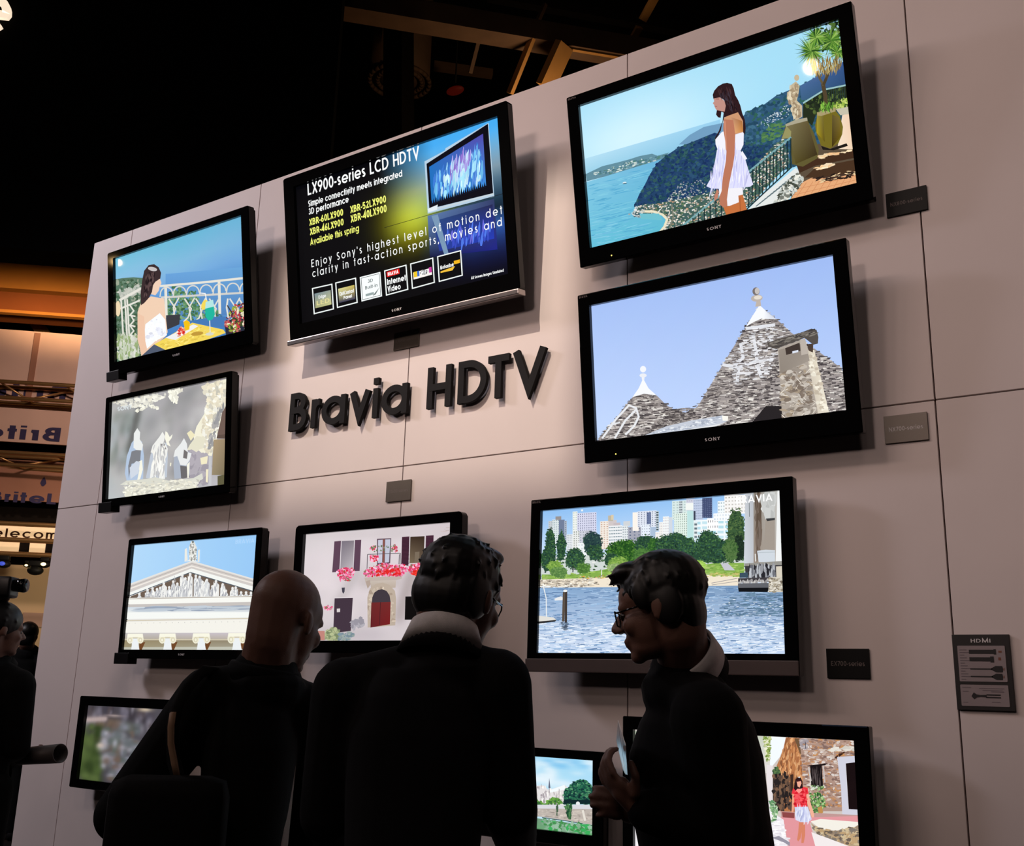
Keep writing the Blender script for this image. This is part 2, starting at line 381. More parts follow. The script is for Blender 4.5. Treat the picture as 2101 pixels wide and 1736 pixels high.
television('tv5', -4.862, 2.425, 1.036, .096, .12, .040, .044, .032, .047, 'black television showing pale stone statues in a grotto, second row at the left',
           [(228, 825.2), (467.9, 775.3), (463, 994.6), (220.1, 1025)], r=.012, foot=True, logo=.05)
television('tv6', -1.821, 1.556, 1.033, -.01, .12, .050, .050, .049, .075, 'black television showing a city waterfront with trees and a bridge pier',
           [(1111.8, 1048.3), (1602.2, 1007.2), (1611.4, 1341.7), (1104.8, 1341.4)], r=.005, led=-.41, strip=.052, logo=0, tag_logo=True, front='gloss')
television('tv7', -4.548, 1.563, 1.017, .027, .12, .034, .040, .036, .047, 'black television showing a white temple pediment with sculptures',
           [(274.7, 1118.6), (529.3, 1096.5), (512.2, 1336), (254.5, 1333.2)], r=.012, foot=True, logo=.05)
television('tv8', -3.251, 1.607, .906, .03, .12, .058, .065, .046, .055, 'black television showing a house front with shutters and red flower boxes',
           [(625.7, 1097), (926.6, 1072.3), (920.8, 1314.5), (613.6, 1315.5)], r=.022, logo=0)
television('tv9', -5.006, .868, .694, 0, .10, .060, .050, .050, .046, 'small black television with a dim blurred green picture, low at the left end',
           [(172.5, 1447.2), (335.5, 1456), (318.1, 1618), (153.5, 1598.2)], r=.008, logo=0)
television('tv10', -2.324, .886, .478, 0, .10, .047, .047, .033, .050, 'smallest television, showing a cathedral, a tree and a green river',
           [(1004.8, 1545.9), (1213.7, 1560.7), (1212.5, 1715), (1000.3, 1690.1)], r=.006, logo=0)
television('tv11', -1.491, .816, .82, 0, .12, .045, .051, .047, .070, 'black television showing a woman in a red top in a stone village street',
           [(1301.6, 1496.9), (1755, 1519.6), (1770.1, 1828.2), (1302.1, 1767.6)], r=.006, logo=0, front='gloss')

# ------------------------------------------------------------------ wall lettering
sign = empty('wall_lettering', (-3.997, WALL_Y, 2.694)); tag(sign, 'charcoal raised letters reading Bravia HDTV on the white wall', 'sign')
def sign_letter(ch, x0, width, size=.206, st=.034):
    t = st / size; strokes, adv = glyph(ch, t)
    if ch == 'i': strokes, adv = [([(t / 2, 0), (t / 2, XH)], False), ([(t / 2, .84), (t / 2, 1.0)], False)], t
    k = width / adv
    vs, fs = [], []
    for i, (pts, cl_) in enumerate(strokes):            # each stroke a whisker prouder than the last, so no two faces coincide
        P = [(x0 + a * k, b * size) for a, b in pts]; Q = ribbon(P, cl_, st); y0, y1 = -.014, -.034 - .0005 * i
        for j, q in enumerate(Q):
            n = len(vs); vs += [(a, y1, b) for a, b in q] + [(a, y0, b) for a, b in q]
            fs += [(n, n + 1, n + 2, n + 3), (n + 7, n + 6, n + 5, n + 4), (n, n + 4, n + 5, n + 1), (n + 2, n + 6, n + 7, n + 3)]
            if not cl_ and j == 0: fs.append((n + 3, n + 7, n + 4, n))
            if not cl_ and j == len(Q) - 1: fs.append((n + 1, n + 5, n + 6, n + 2))
    return mesh('letter', vs, fs, M['letter'], sign)
# letter positions along the line, metres from the B
for ch, x0, wd_ in (('B', 0, .135), ('r', .160, .070), ('a', .237, .168), ('v', .430, .140), ('i', .589, .034), ('a', .646, .168),
                    ('H', .933, .151), ('D', 1.118, .178), ('T', 1.294, .117), ('V', 1.428, .187)):
    sign_letter(ch, x0, wd_)

# ------------------------------------------------------------------ name plates and the cable board
def plate(x0, z0, x1, z1, label, text, m, ink):
    root = empty('name_plate', ((x0 + x1) / 2, WALL_Y, z0)); tag(root, label, 'name plate', 'series name plates on the wall')
    W, H = x1 - x0, z1 - z0
    box('plate', (-W / 2, -.009, 0), (W / 2, -.003, H), m, root, .001)
    for sx in (-1, 1): box('spacer', (sx * W * .35 - .008, -.003, H * .4), (sx * W * .35 + .008, 0, H * .6), M['steel'], root)
    if text:
        q, w_ = text_quads(text, H * .155, .13, .12, x=-W * .39, y=H * .42, fit=W * .78)
        text_obj('plate_text', q, lambda x, y, dd: (x, -.0092 - dd, y), .0003, M[ink], root)
    return root
plate(-3.313, 3.036, -3.150, 3.128, 'small grey mirror plate under the text-page television', 'LX900-series', M['acrylic_grey'], 'grey_print')
plate(-3.306, 2.267, -3.152, 2.367, 'small mirror plate below the wall lettering', 'EX600-series', M['acrylic_grey'], 'grey_print')
plate(-.892, 3.161, -.745, 3.258, 'black plate reading NX800-series, right of the top right television', 'NX800-series', M['acrylic'], 'grey_print')
plate(-.951, 2.296, -.802, 2.397, 'grey plate reading NX700-series beside the stone roofs television', 'NX700-series', M['acrylic_grey'], 'white_print')
plate(-1.199, 1.479, -1.050, 1.580, 'black plate reading EX700-series beside the waterfront television', 'EX700-series', M['acrylic'], 'grey_print')

cb = empty('cable_board', (-.689, WALL_Y, 1.386)); tag(cb, 'black HDMI board with two pale fields of printed cables, right edge of the wall', 'sign')
BW, BH = .174, .240
box('board', (-BW / 2, -.012, 0), (BW / 2, 0, BH), mat('black_board', (18, 14, 15), .5), cb, .001)
M['field'] = mat('pale_grey_print', (150, 138, 140), .6, .3)
def rect_part(name, x0, z0, x1, z1, m, parent, y=-.0128, t=.0008, r=.003):
    P = rrect(x0, x1, z0, z1, r, 3); n = len(P)
    return mesh(name, [(x, y - t, z) for x, z in P] + [(x, y + t, z) for x, z in P],
                [tuple(range(n))[::-1], tuple(range(n, 2 * n))] + [(i, (i + 1) % n, n + (i + 1) % n, n + i) for i in range(n)], m, parent)
f1 = rect_part('printed_field', -.072, .090, .072, .204, M['field'], cb)
f2 = rect_part('printed_field', -.072, .013, .072, .080, M['field'], cb)
M['ink'] = mat('black_ink', (22, 18, 20), .6); M['ink2'] = mat('brown_ink', (120, 70, 50), .6); M['ink3'] = mat('faint_ink', (112, 100, 106), .6)
q, w_ = text_quads('HDMI', .012, .15, .16, x=-.029, y=.214, fit=.060)
text_obj('board_title', q, lambda x, y, dd: (x, -.0125 - dd, y), .0006, M['white_print'], cb)
def flat_print(name, polys, m, parent, y=-.0142):
    vs, fs = [], []
    for P in polys:
        k = len(vs); vs += [(a, y, b) for a, b in P]; fs.append(tuple(range(k, k + len(P))))
    o = mesh(name, vs, fs, m, parent)
    if name == 'printed_note': o['kind'] = 'stuff'
    return o
def R4(x0, z0, x1, z1): return [(x0, z0), (x1, z0), (x1, z1), (x0, z1)]
flat_print('printed_cable', [R4(-.037, .178, .038, .191), R4(.038, .176, .045, .193)], M['ink'], f1)
flat_print('printed_cable', [R4(-.037, .154, .026, .167), R4(.026, .151, .037, .170)], M['ink'], f1)
flat_print('printed_cable', [R4(-.037, .128, .030, .132), [(.026, .128), (.040, .120), (.060, .120), (.062, .130), (.060, .140), (.040, .140), (.026, .132)]], M['ink'], f1)
flat_print('printed_cable', [R4(-.037, .104, .030, .108), [(.026, .104), (.040, .096), (.058, .096), (.060, .106), (.058, .116), (.040, .116), (.026, .108)]], M['ink'], f1)
flat_print('printed_note', [R4(.052, .182, .062, .188), R4(.050, .158, .058, .167), R4(.063, .126, .066, .134), R4(.061, .102, .064, .110)], M['ink2'], f1)
flat_print('printed_note', [R4(-.066, .096 + .0085 * i, -.066 + .014 + .008 * ((i * 5) % 3), .0985 + .0085 * i) for i in range(12)], M['ink3'], f1)
flat_print('printed_plug', [[(-.040, .044), (-.032, .034), (-.024, .040), (-.012, .042), (.006, .041), (.006, .049), (-.012, .048), (-.024, .050), (-.032, .056)],
                            R4(.006, .047, .048, .051), R4(.004, .039, .048, .043)], M['ink'], f2)
flat_print('printed_note', [R4(-.066, .070, -.040, .072), R4(-.066, .058, -.048, .060), R4(-.015, .068, .060, .070), R4(-.005, .062, .055, .064), R4(.02, .058, .058, .060), R4(.020, .026, .045, .028), R4(-.066, .024, -.052, .026)], M['ink3'], f2)
# ------------------------------------------------------------------ what the screens show (flat pictures lying in the screen plane)
def homog(src, dst):
    A = []
    for (x, y), (u, v) in zip(src, dst):
        A.append([x, y, 1, 0, 0, 0, -u * x, -u * y, -u]); A.append([0, 0, 0, x, y, 1, -v * x, -v * y, -v])
    return np.linalg.svd(np.array(A))[2][-1].reshape(3, 3)
LUT = np.array([s2l(i) for i in range(256)])
def cl(c):
    if isinstance(c, str): return np.array(rgb(c))
    return LUT[np.clip(np.array(c, float), 0, 255).astype(int)]
class Pic:
    """flat artwork for one screen; points are given in the measuring frame (ox, oy, s) of that screen's corners"""
    def __init__(self, key, ox, oy, s, gain=1.0):
        t = TVS[key]; self.t = t; self.w, self.h = t['w'], t['h']
        c = t['corners']; w, h = self.w, self.h
        self.H = homog(c, [(-w / 2, h), (w / 2, h), (w / 2, 0), (-w / 2, 0)]); self.crop(ox, oy, s)
        self.V, self.C, self.N, self.z = [], [], [], 0.0; self.rng = np.random.RandomState(hash(key) % 1000 if False else sum(map(ord, key))); self.gain = gain
    def crop(self, ox, oy, s): self.ox, self.oy, self.s = ox, oy, s
    def m(self, p):
        p = np.asarray(p, float).reshape(-1, 2) * self.s + [self.ox, self.oy]
        q = np.c_[p, np.ones(len(p))] @ self.H.T
        return q[:, :2] / q[:, 2:]
    def put(self, loc, col, step=3e-5):
        """loc (k,2) local points, col (3,) or (k,3) linear"""
        L = [(x, y, *c) for (x, y), c in zip(loc, np.broadcast_to(col, (len(loc), 3)))]
        for ax, lim, sg in ((0, -self.w / 2, 1), (0, self.w / 2, -1), (1, 0, 1), (1, self.h, -1)):
            out = []
            for i in range(len(L)):
                a, b = np.array(L[i - 1]), np.array(L[i]); ia, ib = (a[ax] - lim) * sg >= 0, (b[ax] - lim) * sg >= 0
                if ia != ib: out.append(a + (b - a) * ((lim - a[ax]) / (b[ax] - a[ax])))
                if ib: out.append(b)
            L = out
            if len(L) < 3: return
        L = np.array(L); self.z += step
        self.V.append(np.c_[L[:, 0], np.full(len(L), -self.z), L[:, 1]]); self.C.append(L[:, 2:]); self.N.append(len(L))
    def poly(self, col, pts): self.put(self.m(pts), cl(col))
    def field(self, f, nx=24, ny=14, region=(0, 0, 1, 1)):
        """whole screen (or a part of it) from a colour function of (s, t), t downwards"""
        self.z += 3e-5; x0, y0, x1, y1 = region
        g = lambda a, b: ((a - .5) * self.w, (1 - b) * self.h)
        for i in range(nx):
            for j in range(ny):
                q = [(x0 + (x1 - x0) * a / nx, y0 + (y1 - y0) * b / ny) for a, b in ((i, j + 1), (i + 1, j + 1), (i + 1, j), (i, j))]
                L = np.array([g(*p) for p in q])
                self.V.append(np.c_[L[:, 0], np.full(4, -self.z), L[:, 1]]); self.C.append(np.array([cl(f(*p)) for p in q])); self.N.append(4)
    def soft(self, base, blobs, nx=64, ny=36, region=(0, 0, 1, 1)):
        """an out-of-focus ground: soft blobs (x, y, rx, ry, colour, strength) blended over a base colour function"""
        self.z += 3e-5; x0, y0, x1, y1 = region
        S, T = np.meshgrid(np.linspace(x0, x1, nx + 1), np.linspace(y0, y1, ny + 1), indexing='ij')
        X, Y = (S - .5) * self.w, (1 - T) * self.h
        C = np.array([[base(S[i, j], T[i, j]) for j in range(ny + 1)] for i in range(nx + 1)], float)
        for x, y, rx, ry, col, a in blobs:
            c = self.m([(x, y), (x + rx, y), (x, y + ry)]); sx, sy = np.linalg.norm(c[1] - c[0]), np.linalg.norm(c[2] - c[0])
            g = (a * np.exp(-((X - c[0, 0]) / sx) ** 2 - ((Y - c[0, 1]) / sy) ** 2))[..., None]; C = C * (1 - g) + np.array(col, float) * g
        L = LUT[np.clip(C, 0, 255).astype(int)]
        for i in range(nx):
            for j in range(ny):
                k = ((i, j + 1), (i + 1, j + 1), (i + 1, j), (i, j)); self.V.append(np.array([(X[q], -self.z, Y[q]) for q in k])); self.C.append(np.array([L[q] for q in k])); self.N.append(4)
    def gquad(self, q, c, n=6):
        """quad (tl, tr, br, bl) with a colour at each corner"""
        q = np.array(q, float); c = np.array([cl(k) for k in c]); z = self.z
        bl = lambda A, a, b: (A[0] * (1 - a) + A[1] * a) * (1 - b) + (A[3] * (1 - a) + A[2] * a) * b
        for i in range(n):
            for j in range(n):
                k = [(i / n, j / n), ((i + 1) / n, j / n), ((i + 1) / n, (j + 1) / n), (i / n, (j + 1) / n)]
                self.z = z; self.put(self.m([bl(q, *p) for p in k]), np.array([bl(c, *p) for p in k]))
        self.z = z + 3e-5
    def line(self, col, pts, w, closed=False):
        z = self.z; zz = z
        for q in ribbon(pts, closed, w):
            self.z = z; self.put(self.m(q), cl(col)); zz = max(zz, self.z)
        self.z = zz
    def lines(self, col, segs, w):
        z = self.z
        for a, b in segs:
            for q in ribbon([a, b], False, w): self.z = z; self.put(self.m(q), cl(col))
        self.z = z + 3e-5
    def ell(self, col, cx, cy, rx, ry, rot=0, n=20, wob=0.0):
        a = np.linspace(0, 2 * np.pi, n, endpoint=False); k = 1 + wob * self.rng.uniform(-1, 1, n); c, s = math.cos(math.radians(rot)), math.sin(math.radians(rot))
        x, y = rx * k * np.cos(a), ry * k * np.sin(a); self.poly(col, np.c_[cx + c * x - s * y, cy + s * x + c * y])
    def sc(self, cols, poly, n, sw, sh=None, ang=0.0, jit=0.0, k=5, rough=.25, v=None):
        """n small flecks strewn over a polygon"""
        P = np.array(poly, float); lo, hi = P.min(0), P.max(0); pts = np.zeros((0, 2))
        while len(pts) < n:
            c = self.rng.uniform(lo, hi, (n * 2 + 20, 2)); ins = np.zeros(len(c), bool); j = len(P) - 1
            for i in range(len(P)):
                yi, yj, xi, xj = P[i, 1], P[j, 1], P[i, 0], P[j, 0]
                if yi != yj: ins ^= ((yi > c[:, 1]) != (yj > c[:, 1])) & (c[:, 0] < (xj - xi) * (c[:, 1] - yi) / (yj - yi) + xi)
                j = i
            if not ins.any(): return
            pts = np.r_[pts, c[ins]]
        pts = pts[:n]; r = self.rng; sh = sh or sw; v = (.03 if sw[1] > 60 else .12) if v is None else v
        W = r.uniform(sw[0], sw[1], n) / 2; Hh = r.uniform(sh[0], sh[1], n) / 2; A = np.radians(ang + r.uniform(-jit, jit, n))
        a = np.linspace(0, 2 * np.pi, k, endpoint=False) + np.pi / k; q = 1 + rough * r.uniform(-1, 1, (n, k))
        x = W[:, None] * np.cos(a) * q * 1.2; y = Hh[:, None] * np.sin(a) * q * 1.2
        X = pts[:, :1] + x * np.cos(A)[:, None] - y * np.sin(A)[:, None]; Y = pts[:, 1:] + x * np.sin(A)[:, None] + y * np.cos(A)[:, None]
        loc = self.m(np.stack([X, Y], -1)); loc[:, 0] = np.clip(loc[:, 0], -self.w / 2, self.w / 2); loc[:, 1] = np.clip(loc[:, 1], 0, self.h)
        z = self.z + 3e-5 + 6e-5 * np.arange(n) / n; self.z += 1e-4
        self.V.append(np.c_[loc[:, 0], -np.repeat(z, k), loc[:, 1]])
        C = np.array([cl(c) for c in cols])[r.randint(0, len(cols), n)] * r.uniform(1 - v, 1 + v, (n, 1)); self.C.append(np.repeat(C, k, 0)); self.N += [k] * n
    def text(self, s, p0, p1, top, col, t=.13, gap=.10):
        """a line of text from p0 to p1 on its base line; top is a point at cap height above p0"""
        a, b, c = self.m([p0, p1, top]); q, _ = text_quads(s, c[1] - a[1], t, gap, x=a[0], y=a[1], fit=b[0] - a[0]); z = self.z
        for k in q: self.z = z; self.put(np.array(k), cl(col))
        self.z = z + 4e-5
    def build(self):
        V = np.concatenate(self.V); C = np.concatenate(self.C) * self.gain; N = np.array(self.N, np.int32)
        me = bpy.data.meshes.new('picture'); me.vertices.add(len(V)); me.vertices.foreach_set('co', V.astype(np.float32).ravel())
        me.loops.add(len(V)); me.loops.foreach_set('vertex_index', np.arange(len(V), dtype=np.int32))
        me.polygons.add(len(N)); me.polygons.foreach_set('loop_start', np.r_[0, np.cumsum(N)[:-1]].astype(np.int32))
        at = me.color_attributes.new('Col', 'FLOAT_COLOR', 'POINT'); at.data.foreach_set('color', np.c_[np.clip(C, 0, 1.2), np.ones(len(C))].astype(np.float32).ravel())
        me.update(); me.validate(); me.materials.append(M['picture'])
        o = link(bpy.data.objects.new('picture', me), self.t['scr']); o.location = (0, .0070, 0); return o
def mix(a, b, t): t = min(1, max(0, t)); return tuple(x + (y - x) * t for x, y in zip(a, b))
def ramp(stops, t):
    for (t0, c0), (t1, c1) in zip(stops, stops[1:]):
        if t <= t1: return mix(c0, c1, (t - t0) / (t1 - t0))
    return stops[-1][1]

# --- woman at a cafe table above the sea
p = Pic('tv1', 180, 400, .2304)
p.field(lambda s, t: mix(ramp([(0, (112, 190, 216)), (.22, (140, 192, 224)), (.38, (126, 176, 226)), (.55, (84, 140, 205)), (1, (60, 112, 180))], t + .03 * math.sin(9 * s)), (88, 150, 200), .35 * s))
p.poly((88, 118, 98), [(238, 745), (300, 735), (400, 728), (490, 735), (490, 1500), (240, 1500)])
p.sc([(70, 98, 72), (104, 130, 110), (58, 84, 62), (150, 160, 140)], [(240, 760), (480, 745), (480, 1480), (250, 1490)], 420, (10, 34))
p.sc([(198, 200, 190), (180, 186, 176)], [(260, 850), (460, 800), (460, 880), (300, 920)], 60, (14, 40))
p.poly((92, 150, 205), [(640, 830), (1395, 760), (1405, 1075), (700, 1130)])
p.gquad([(690, 700), (1390, 640), (1400, 1060), (690, 1100)], [(104, 160, 216), (106, 164, 214), (84, 130, 190), (80, 130, 185)])
p.sc([(72, 120, 84), (96, 142, 96), (60, 102, 70), (120, 160, 120)], [(690, 960), (760, 780), (800, 800), (860, 860), (960, 850), (1000, 1000), (1150, 1000), (1200, 1100), (700, 1120)], 420, (10, 30))
wh = (226, 224, 214)
p.line(wh, [(640, 808), (1000, 778), (1392, 738)], 20)
p.line((206, 205, 200), [(650, 910), (1395, 868)], 18)
for x, y0 in ((690, 800), (1165, 765)): p.line(wh, [(x, y0), (x + 8, y0 + 290)], 24)
for k in range(7):
    x = 640 + k * 118; p.line((216, 214, 206), [(x, 905 - k * 6)] + [(x + 59 + 55 * math.cos(math.radians(a)), 880 - k * 7 - 62 * math.sin(math.radians(a))) for a in range(180, -1, -20)], 11)
for x in (720, 860, 960, 1080, 1260, 1340):
    p.line((222, 220, 210), [(x, 920), (x + 60, 1010), (x + 30, 1090), (x - 10, 1130)], 13); p.line((222, 220, 210), [(x + 90, 912), (x + 40, 1000), (x + 60, 1120)], 12)
p.line(wh, [(275, 935), (470, 830)], 22); p.line(wh, [(285, 1010), (460, 935)], 16)
for x in (290, 325, 345): p.line(wh, [(x, 925), (x + 30, 1440)], 15)
for k in range(5): p.line(wh, [(370 + 10 * (k % 2), 980 + 90 * k), (405, 1030 + 90 * k), (370, 1070 + 90 * k), (420, 1080 + 90 * k)], 13)
p.sc([(190, 200, 176), (150, 170, 120), (214, 216, 204)], [(250, 1250), (440, 1250), (450, 1430), (255, 1490)], 160, (10, 26), (20, 70))
p.ell((236, 214, 176), 262, 1010, 24, 70)
p.poly((60, 60, 66), [(696, 1070), (822, 1060), (815, 1150), (700, 1200)])
p.poly((70, 120, 180), [(820, 1130), (1180, 1075), (1235, 1080), (1230, 1180), (930, 1140)])
p.poly((238, 205, 178), [(470, 960), (560, 900), (680, 920), (690, 1060), (710, 1220), (690, 1260), (520, 1400), (475, 1440), (440, 1260), (440, 1040)])
p.poly((245, 248, 252), [(510, 1150), (640, 1050), (690, 1110), (700, 1250), (600, 1300), (525, 1370), (500, 1260)])
p.sc([(226, 228, 240), (255, 255, 255)], [(520, 1150), (640, 1070), (690, 1240), (530, 1330)], 60, (10, 40))
p.poly((236, 196, 168), [(440, 1050), (500, 1080), (510, 1300), (535, 1410), (480, 1440), (440, 1290)])
p.poly((238, 206, 182), [(575, 790), (640, 740), (655, 780), (640, 810), (630, 850), (600, 890), (560, 880)])
p.poly((58, 44, 46), [(540, 620), (590, 612), (630, 640), (652, 690), (645, 740), (600, 770), (580, 800), (570, 860), (545, 910), (500, 960), (470, 980), (468, 860), (485, 740), (500, 670)])
p.sc([(90, 70, 70), (36, 26, 30)], [(520, 700), (590, 680), (590, 750), (540, 850), (495, 910)], 80, (6, 12), (30, 70), 8, 8)
p.ell((196, 190, 190), 575, 655, 42, 18, 12)
p.poly((240, 212, 92), [(590, 1330), (930, 1135), (1205, 1195), (1225, 1225), (940, 1330), (710, 1388)])
p.sc([(226, 196, 80), (250, 226, 120)], [(640, 1330), (930, 1160), (1190, 1210), (720, 1370)], 120, (10, 40), (6, 16), -20)
p.poly((80, 90, 110), [(470, 1440), (590, 1330), (710, 1388), (600, 1415)])
p.poly((236, 236, 238), [(690, 1270), (940, 1150), (985, 1165), (780, 1290)])
p.poly((222, 150, 130), [(790, 1215), (830, 1165), (870, 1190), (866, 1245), (800, 1262)]); p.sc([(214, 40, 40), (240, 90, 70), (250, 240, 230)], [(795, 1220), (830, 1175), (868, 1195), (860, 1240), (800, 1250)], 30, (8, 22))
p.poly((240, 190, 20), [(852, 1130), (880, 1110), (910, 1130), (905, 1195), (870, 1208)])
p.ell((190, 150, 60), 975, 1232, 55, 18, -8)
p.ell((240, 214, 90), 1040, 975, 26, 48, 20)
p.poly((34, 180, 156), [(1045, 1000), (1122, 985), (1132, 1060), (1110, 1105), (1075, 1118), (1048, 1080)]); p.poly((178, 226, 224), [(1050, 950), (1115, 930), (1124, 990), (1046, 1010)])
p.line((220, 225, 225), [(1085, 1115), (1090, 1230)], 8); p.ell((214, 214, 196), 1085, 1235, 38, 14, -6); p.line((240, 240, 240), [(995, 870), (1045, 875), (1058, 935)], 8)
p.poly((40, 44, 60), [(1215, 1130), (1400, 1050), (1412, 1205), (1230, 1245)])
p.sc([(190, 60, 70), (150, 170, 60), (230, 220, 190), (110, 50, 60), (200, 120, 110), (60, 80, 40)], [(1215, 1170), (1240, 1080), (1320, 970), (1390, 960), (1410, 1190), (1300, 1230)], 200, (10, 40), (8, 26), 0, 90)
p.line((226, 224, 214), [(1250, 1090), (1235, 1000), (1245, 920)], 14); p.line((60, 56, 50), [(1290, 1060), (1240, 980)], 10)
p.build()

# --- the page of text
p = Pic('tv2', 560, 180, .32258)
def bgf(s, t):
    dark = (6, 6, 10); ye = (216, 206, 10); blu = (90, 190, 250)
    g = math.exp(-((s - .60) / .15) ** 2 - ((t - .46) / .20) ** 2); c = mix(dark, ye, .98 * g)
    top = max(0, min(1, (s - .44) / .26)) * max(0, min(1, (.62 - t) / .55)); c = mix(c, mix((70, 170, 240), (190, 228, 250), max(0, 1 - abs(t - .30) * 4)), top ** .8)
    low = max(0, min(1, (s - .60) / .25)) * max(0, min(1, (t - .55) / .12)) * max(0, min(1, (1.02 - t) / .42)); c = mix(c, mix((70, 140, 230), (20, 24, 120), (t - .55) / .4), low)
    return c
p.field(bgf, 48, 27)
def tvshape(pts, c): p.poly(c, pts)
tvshape([(955, 465), (1085, 395), (1090, 380), (1365, 215), (1400, 690), (975, 800)], (180, 205, 225))
tvshape([(968, 480), (1360, 222), (1393, 668), (985, 770)], (8, 8, 20))
p.gquad([(985, 500), (1330, 285), (1350, 620), (1000, 735)], [(30, 110, 190), (80, 70, 170), (60, 140, 220), (30, 110, 180)], 8)
p.sc([(110, 190, 240), (90, 140, 220), (60, 120, 210), (150, 210, 245)], [(1010, 570), (1310, 390), (1330, 570), (1020, 680)], 160, (5, 12), (40, 110), 4, 4, 8)
p.sc([(140, 110, 200), (170, 160, 230), (190, 220, 250)], [(1110, 480), (1200, 420), (1260, 420), (1200, 560), (1120, 600)], 60, (5, 10), (40, 100), 4, 4, 8)
p.sc([(200, 236, 250), (160, 220, 246)], [(1080, 560), (1300, 480), (1330, 600), (1060, 690)], 50, (6, 14), (30, 80), 4, 6, 8)
for k in range(26):
    x = 1000 + k * 13.6; y = 735 - k * 4.4; p.poly((10, 14, 30), [(x - 8, y + 12), (x, y - 22 - 10 * (k % 3)), (x + 8, y + 10)])
p.poly((8, 8, 20), [(1330, 285), (1362, 225), (1392, 668), (1350, 640)]); p.poly((225, 235, 240), [(975, 770), (1040, 742), (1036, 775), (980, 792)]); p.line((200, 210, 215), [(1036, 768), (1398, 672)], 8)
p.gquad([(975, 815), (1400, 705), (1420, 1030), (990, 1080)], [(90, 120, 170), (50, 60, 100), (30, 36, 130), (20, 24, 60)], 6)
p.gquad([(1010, 850), (1390, 740), (1400, 960), (1050, 1040)], [(40, 70, 130), (36, 40, 80), (36, 60, 180), (40, 60, 150)], 6)
p.sc([(80, 120, 230), (60, 80, 200), (110, 110, 220)], [(1090, 920), (1380, 860), (1380, 960), (1110, 1000)], 50, (5, 12), (40, 90), 4, 6, 8)
p.poly((120, 150, 180), [(1000, 815), (1040, 805), (1115, 1080), (1090, 1090)])
p.lines((30, 30, 24), [((700, 890), (1470, 668))], 3)
W_, Y_ = (250, 252, 252), (240, 244, 120)
p.text('LX900-series LCD HDTV', (216, 684), (926, 452), (210, 612), W_, .15)
p.text('Simple connectivity meets integrated', (220, 757), (815, 566), (217, 718), W_, .17); p.text('3D performance', (222, 808), (475, 729), (219, 768), W_, .17)
p.text('XBR-60LX900', (226, 878), (440, 808), (222, 836), Y_, .18); p.text('XBR-52LX900', (485, 798), (712, 722), (481, 754), Y_, .18)
p.text('XBR-46LX900', (230, 938), (443, 872), (226, 896), Y_, .18); p.text('XBR-40LX900', (488, 858), (716, 786), (484, 812), Y_, .18)
p.text('Available this spring', (232, 1003), (540, 915), (229, 962), Y_, .17)
p.text("Enjoy Sony's highest level of motion deta", (240, 1142), (1500, 795), (236, 1094), W_, .12, .36)
p.text('clarity in fast-action sports, movies and', (246, 1206), (1450, 873), (242, 1158), W_, .12, .36)
p.text('All Screen Images Simulated', (1252, 1222), (1460, 1172), (1251, 1204), W_, .2)
icons = [((246, 1277), (368, 1250), (378, 1407), (257, 1437)), ((393, 1242), (518, 1212), (528, 1366), (404, 1398)), ((545, 1205), (675, 1172), (686, 1328), (556, 1361)),
         ((703, 1166), (838, 1130), (849, 1284), (714, 1320)), ((868, 1122), (1008, 1085), (1018, 1240), (879, 1278)), ((1040, 1076), (1186, 1038), (1196, 1195), (1050, 1234))]
def inner(q, x0, y0, x1, y1):
    q = np.array(q, float); f = lambda a, b: (q[0] * (1 - a) + q[1] * a) * (1 - b) + (q[3] * (1 - a) + q[2] * a) * b
    return [f(x0, y0), f(x1, y0), f(x1, y1), f(x0, y1)]
